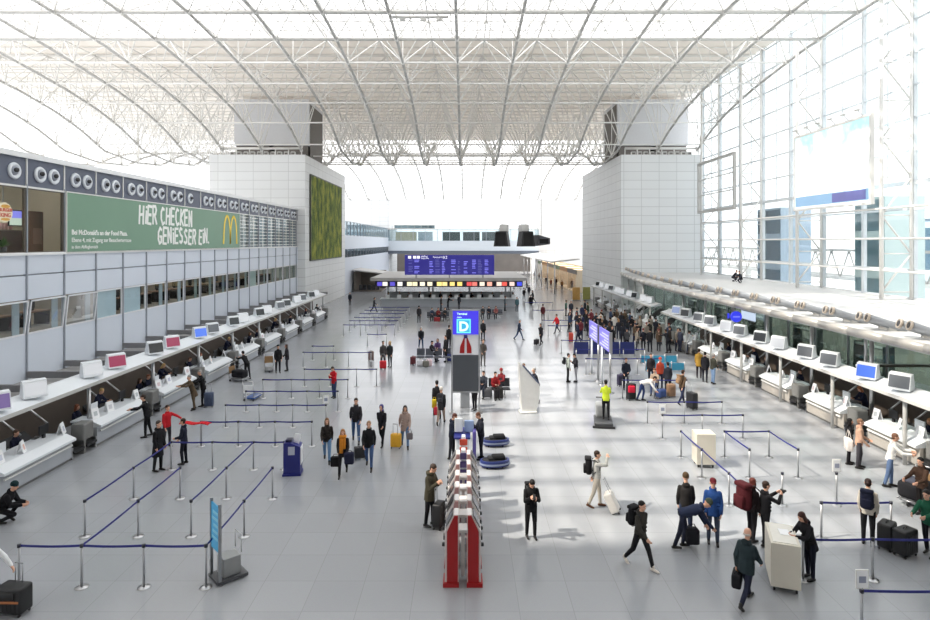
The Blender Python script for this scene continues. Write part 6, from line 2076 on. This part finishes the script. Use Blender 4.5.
_, w = P(568, 382, 90, 'person in grey green top with a dark backpack, left of a waiting couple', 'stand', jacket=(176, 184, 176), trousers=(30, 30, 34), hairc=BLK, height=1.66)
backpack(w, 'dark backpack on the person in the grey green top', (34, 36, 40), 0.8)
P(576, 382, -80, 'person in black top and grey trousers, right of a waiting couple', 'phone', jacket=(44, 42, 48), trousers=(140, 140, 146), hairc=BLK, height=1.66)
P(517, 312, 0, 'two-tone figure in teal jacket at the right end of the far island', 'stand', jacket=(70, 98, 104), trousers=(90, 100, 108), hairc=DBR)
P(531, 309, 180, 'stout person in black coat right of the far island', 'stand', jacket=(30, 28, 32), trousers=(36, 34, 38), hairc=DBR, bulk=1.4, hem=0.3)
# --- right middle
P(626, 390, -10, 'man in dark jacket standing behind suitcases at the mouth of the right lanes', 'idle', jacket=(36, 42, 54), trousers=(34, 36, 46), hairc=(84, 60, 48), height=1.76)
suitcase(g(631, 400), 20, 'tall black suitcase with a red round bag in the right lanes', (28, 28, 32), (0.44, 0.3, 0.78))
handbag(g(630, 400) + Vector((0, -0.3, 0.85)), 'round red bag hanging on the tall black suitcase', (196, 34, 60), (0.34, 0.16, 0.34), 0.06)
suitcase(g(621, 386), 20, 'navy suitcase left of the man in the dark jacket', (44, 40, 66), (0.42, 0.26, 0.6), handle=False)
P(642, 401, 70, 'person in blue jeans and white top bending over luggage in the right lanes', 'bend', jacket=(224, 222, 220), trousers=(44, 60, 104), hairc=DBR)
P(655, 394, -30, 'person in light brown top seated on luggage in the right lanes', 'sit', jacket=(206, 180, 156), trousers=(70, 84, 120), hairc=(120, 76, 50))
P(660, 389, 10, 'person in orange red cap and dark jacket in the family group of the right lanes', 'stand', jacket=(190, 76, 54), trousers=(44, 48, 66), hair='beanie', hairc=(206, 84, 60))
P(651, 384, -20, 'person in black in the family group of the right lanes', 'stand', jacket=(36, 34, 38), trousers=(44, 48, 60), hairc=DBR)
P(668, 395, 180, 'person in dark coat at the right of the family group in the lanes', 'stand', jacket=(46, 48, 58), trousers=(40, 42, 50), hairc=BLK, hem=0.2)
suitcase(g(671, 397), 10, 'tan suitcase beside the family group in the right lanes', (150, 118, 92), (0.4, 0.3, 0.62), handle=False)
suitcase(g(661, 398), 30, 'blue suitcase before the family group in the right lanes', (60, 84, 140), (0.5, 0.3, 0.4), handle=False)
_, w = P(682, 404, 120, 'person with brown backpack and jeans wheeling a black case in the right lanes', 'pull', jacket=(104, 84, 66), trousers=(40, 46, 70), hairc=DBR)
backpack(w, 'brown backpack on the person wheeling the black case', (140, 112, 86), 0.9)
suitcase(g(692, 409), 110, 'black hard case wheeled by the person with the brown backpack', (30, 30, 34), (0.5, 0.32, 0.74))
P(699, 378, 160, 'person in mustard yellow coat at the right desks', 'stand', jacket=(150, 118, 50), trousers=(50, 46, 50), hairc=DBR, hem=0.24)
P(705, 382, 150, 'person in black coat between the mustard coat and the jeans at the right desks', 'stand', jacket=(34, 34, 40), trousers=(34, 36, 46), hairc=BLK, hem=0.24)
P(713, 384, 110, 'person in olive jacket and pale jeans leaning to the right desks', 'idle', jacket=(66, 66, 58), trousers=(120, 146, 180), hairc=GREYH)
P(687, 354, 120, 'person in white jacket leaning at the far end of the right desks', 'lean', jacket=(226, 226, 226), trousers=(50, 56, 72), hairc=DBR, over={'lean': 25})
P(668, 353, -150, 'person in black with a white bag bending forward near the right desks', 'lean', jacket=(40, 40, 46), trousers=(34, 34, 40), hairc=DBR, over={'lean': 22})
P(680, 352, 120, 'person in slate jacket near the far end of the right desks', 'stand', jacket=(64, 68, 84), trousers=(48, 52, 70), hairc=DBR)
P(650, 352, 180, 'slim person in black beside the light blue cloth fence', 'stand', jacket=(40, 40, 44), trousers=(40, 42, 50), hairc=BLK)

# --- the packed queue under the deck, far right
CROWD = [((26, 26, 30), 'black'), ((38, 40, 50), 'dark navy'), ((52, 48, 46), 'dark brown'), ((70, 70, 74), 'grey'), ((34, 38, 44), 'charcoal'), ((96, 80, 66), 'brown'), ((150, 140, 128), 'beige'), ((60, 74, 100), 'blue'), ((110, 50, 56), 'wine red'), ((200, 196, 190), 'white')]
used = {}
r2 = random.Random(21)
spots = []
for row_i in range(6):
    y = 44.5 + row_i * 2.3
    for ci in range(9):
        x = 9.6 + ci * 0.76 + (row_i % 2) * 0.36 - row_i * 0.05 + r2.uniform(-0.22, 0.22)
        if row_i > 3 and ci > 7:
            continue
        spots.append((x, y + r2.uniform(-0.6, 0.6)))
for i, (x, y) in enumerate(spots):
    cl, nm = CROWD[r2.choice([0, 0, 0, 1, 1, 2, 2, 3, 4, 4, 5, 6, 7, 8, 9])]
    hair, hn = r2.choice((('short', 'short hair'), ('short', 'short hair'), ('long', 'long hair'), ('beanie', 'a beanie')))
    hc = r2.choice((BLK, DBR, (90, 64, 46), (150, 116, 80)))
    person((x, y, 0), r2.choice((150, 170, 180, 200, 90, 60, 20)), 'person in %s jacket with %s in the packed queue under the right deck' % (nm, hn), r2.choice(('stand', 'stand', 'idle', 'phone')), jacket=cl,
           trousers=r2.choice(((34, 34, 40), (44, 50, 70), (60, 60, 66))), hair=hair, hairc=hc if hair != 'beanie' else r2.choice(((60, 60, 64), (120, 60, 60), (40, 50, 70))), height=r2.uniform(1.6, 1.84), hem=r2.choice((0.1, 0.2)), group='travellers in the packed queue')

# --- agents behind the desks
uni = (30, 34, 56)
for i, (y, q) in enumerate([(19.0 + 4.93 * j + d_, 0) for j, d_ in ((0, 0.7), (0, 2.2), (1, 0.6), (1, 2.0), (2, 0.4), (2, 1.2), (2, 2.4), (3, 0.8), (3, 2.2), (4, 1.2), (5, 0.6), (5, 2.2), (6, 1.2), (7, 1.0), (8, 1.4))]):
    person((-15.95, y, 0), 90, 'agent in dark blue uniform behind the left check-in desks, %s from the camera' % ORD[i], 'sit' if i % 3 else 'write', jacket=uni, trousers=(28, 30, 44), hair=('long', 'short')[i % 2],
           hairc=((196, 160, 110), (70, 48, 36), (120, 70, 50))[i % 3], group='agents behind the left desks')
for i, y in enumerate([17.3 + 4.25 * j + d_ for j, d_ in ((0, 0.4), (0, 1.7), (1, 1.0), (2, 0.5), (3, 1.2), (4, 0.5), (4, 1.7), (5, 1.2))]):
    person((17.55, y, 0), -90, 'agent in dark blue uniform behind the right check-in desks, %s from the camera' % ORD[i], 'sit' if i % 3 else 'write', jacket=uni if i != 1 else (150, 70, 60), trousers=(28, 30, 44), hair=('short', 'long')[i % 2],
           hairc=((150, 90, 60), (70, 48, 36), (170, 120, 80))[i % 3], group='agents behind the right desks')
for i in range(13):
    x = -9.6 + i * 1.3
    person((x, 75.9 + 0.3 * (i % 2), 0), r2.choice((0, 15, -20)), 'agent in dark uniform behind the far check-in island, %s from the left' % ORD[i], 'stand' if i % 2 else 'write', jacket=(30, 32, 44), trousers=(28, 28, 32), hair=('long', 'short')[i % 2], hairc=((60, 44, 36), (120, 90, 60))[i % 2], group='agents of the far island')

# --- far figures
far = [(350, 306, 'stand', (36, 40, 48), 'dark coat standing beyond the left tower'), (316, 321, 'reach', (44, 42, 44), 'charcoal jacket leaning on the far end of the left counters'), (374, 312, 'walk', (40, 42, 48), 'black walking left of the far island'),
       (524, 300, 'walk', (52, 50, 54), 'dark grey walking in the bright far passage'), (529, 297, 'stand', (60, 60, 70), 'slate standing in the bright far passage'), (533, 303, 'walk', (42, 44, 52), 'navy walking past the right end of the island'), (527, 291, 'walk', (70, 64, 64), 'taupe far down the bright passage'),
       (551, 288, 'walk', (110, 60, 50), 'rust red before the far shops'), (556, 287, 'stand', (60, 44, 40), 'dark brown before the far shops'), (562, 290, 'stand', (120, 90, 60), 'tan before the far shops'), (546, 285, 'walk', (44, 44, 50), 'black far before the shops'), (539, 281, 'walk', (60, 60, 66), 'grey at the end of the passage'), (534, 279, 'stand', (50, 54, 64), 'blue grey at the end of the passage'),
       (566, 316, 'stand', (80, 110, 100), 'green top in the far right lanes'), (571, 317, 'stand', (50, 54, 64), 'slate coat in the far right lanes'), (585, 316, 'stand', (30, 32, 38), 'black at the corner of the far right lanes'), (588, 319, 'idle', (44, 56, 48), 'dark green at the corner of the far right lanes'), (582, 322, 'stand', (48, 52, 78), 'indigo by the far right lanes'),
       (441, 311, 'stand', (70, 66, 62), 'khaki standing at the middle of the far island'), (448, 310, 'reach', (30, 30, 34), 'black leaning on the middle of the far island'), (459, 309, 'stand', (60, 60, 66), 'grey at the far island, beside the middle'), (505, 311, 'stand', (100, 110, 116), 'pale blue at the right part of the far island'),
       (520, 286, 'stand', (60, 60, 62), 'grey standing behind the island right end'), (514, 289, 'stand', (40, 42, 48), 'black behind the island right end'), (570, 286, 'walk', (70, 74, 84), 'grey blue before the last shop'), (572, 289, 'stand', (90, 70, 60), 'brown by the advertising stands')]
for px, py, ps, cl, nm in far:
    P(px, py, r2.choice((0, 90, -90, 180, 150)), 'person in ' + nm, ps, jacket=cl, trousers=(44, 46, 54), hairc=DBR, hem=r2.choice((0.1, 0.2)))
handbag(g(585, 322) + Vector((0, 0, 0.6)), 'dark blue bag on the floor at the corner of the far right lanes', (44, 48, 84), (0.6, 0.3, 0.46), 0.12)
# --- people up on the right deck
for i, (px, py) in enumerate(((647.5, 269), (652, 269.5), (733, 281.5), (741, 283))):
    p = g(px, py, 4.56)
    person((p.x, p.y, 4.56), (20, -30, 40, -50)[i], ('left', 'right', 'left', 'right')[i] + ' one of two dark crouching figures on the white deck, ' + ('by the tiled tower' if i < 2 else 'by the glass wall'), 'crouch', jacket=(44, 46, 54), trousers=(44, 46, 54), hairc=DBR, group='figures on the right deck', height=1.6)

# ------------------------------------------------------------------ light and camera
w = bpy.data.worlds.new('bright_sky')
scene.world = w
w.use_nodes = True
bg = w.node_tree.nodes['Background']
bg.inputs[0].default_value = (0.95, 0.975, 1.0, 1)
bg.inputs[1].default_value = 1.42
sun = bpy.data.lights.new('sun', 'SUN')
sun.energy = 5.4
sun.angle = R(1.3)
sun.color = (1.0, 0.91, 0.79)
so = bpy.data.objects.new('sun', sun)
C.objects.link(so)
el, az = R(48), R(12)
d = Vector((math.cos(az) * math.cos(el), math.sin(az) * math.cos(el), -math.sin(el)))
so.rotation_euler = d.to_track_quat('-Z', 'Y').to_euler()
cam = bpy.data.cameras.new('camera')
cam.sensor_width = 36
cam.lens = 600 / 930 * 36
cam.shift_y = -68 / 930
cam.clip_end = 600
co = bpy.data.objects.new('camera', cam)
C.objects.link(co)
co.location = (0, 0, CAM_H)
co.rotation_euler = (R(90), 0, 0)
scene.camera = co
vs_ = scene.view_settings
vs_.view_transform = 'Standard'
vs_.look = 'None'
vs_.exposure = 0.7
vs_.gamma = 1
vs_.use_curve_mapping = False
try:
    scene.cycles.use_denoising = True
    scene.cycles.max_bounces = 10
    scene.cycles.diffuse_bounces = 5
    scene.cycles.transparent_max_bounces = 24
    scene.cycles.sample_clamp_indirect = 6
    scene.cycles.caustics_reflective = False
    scene.cycles.caustics_refractive = False
except Exception:
    pass
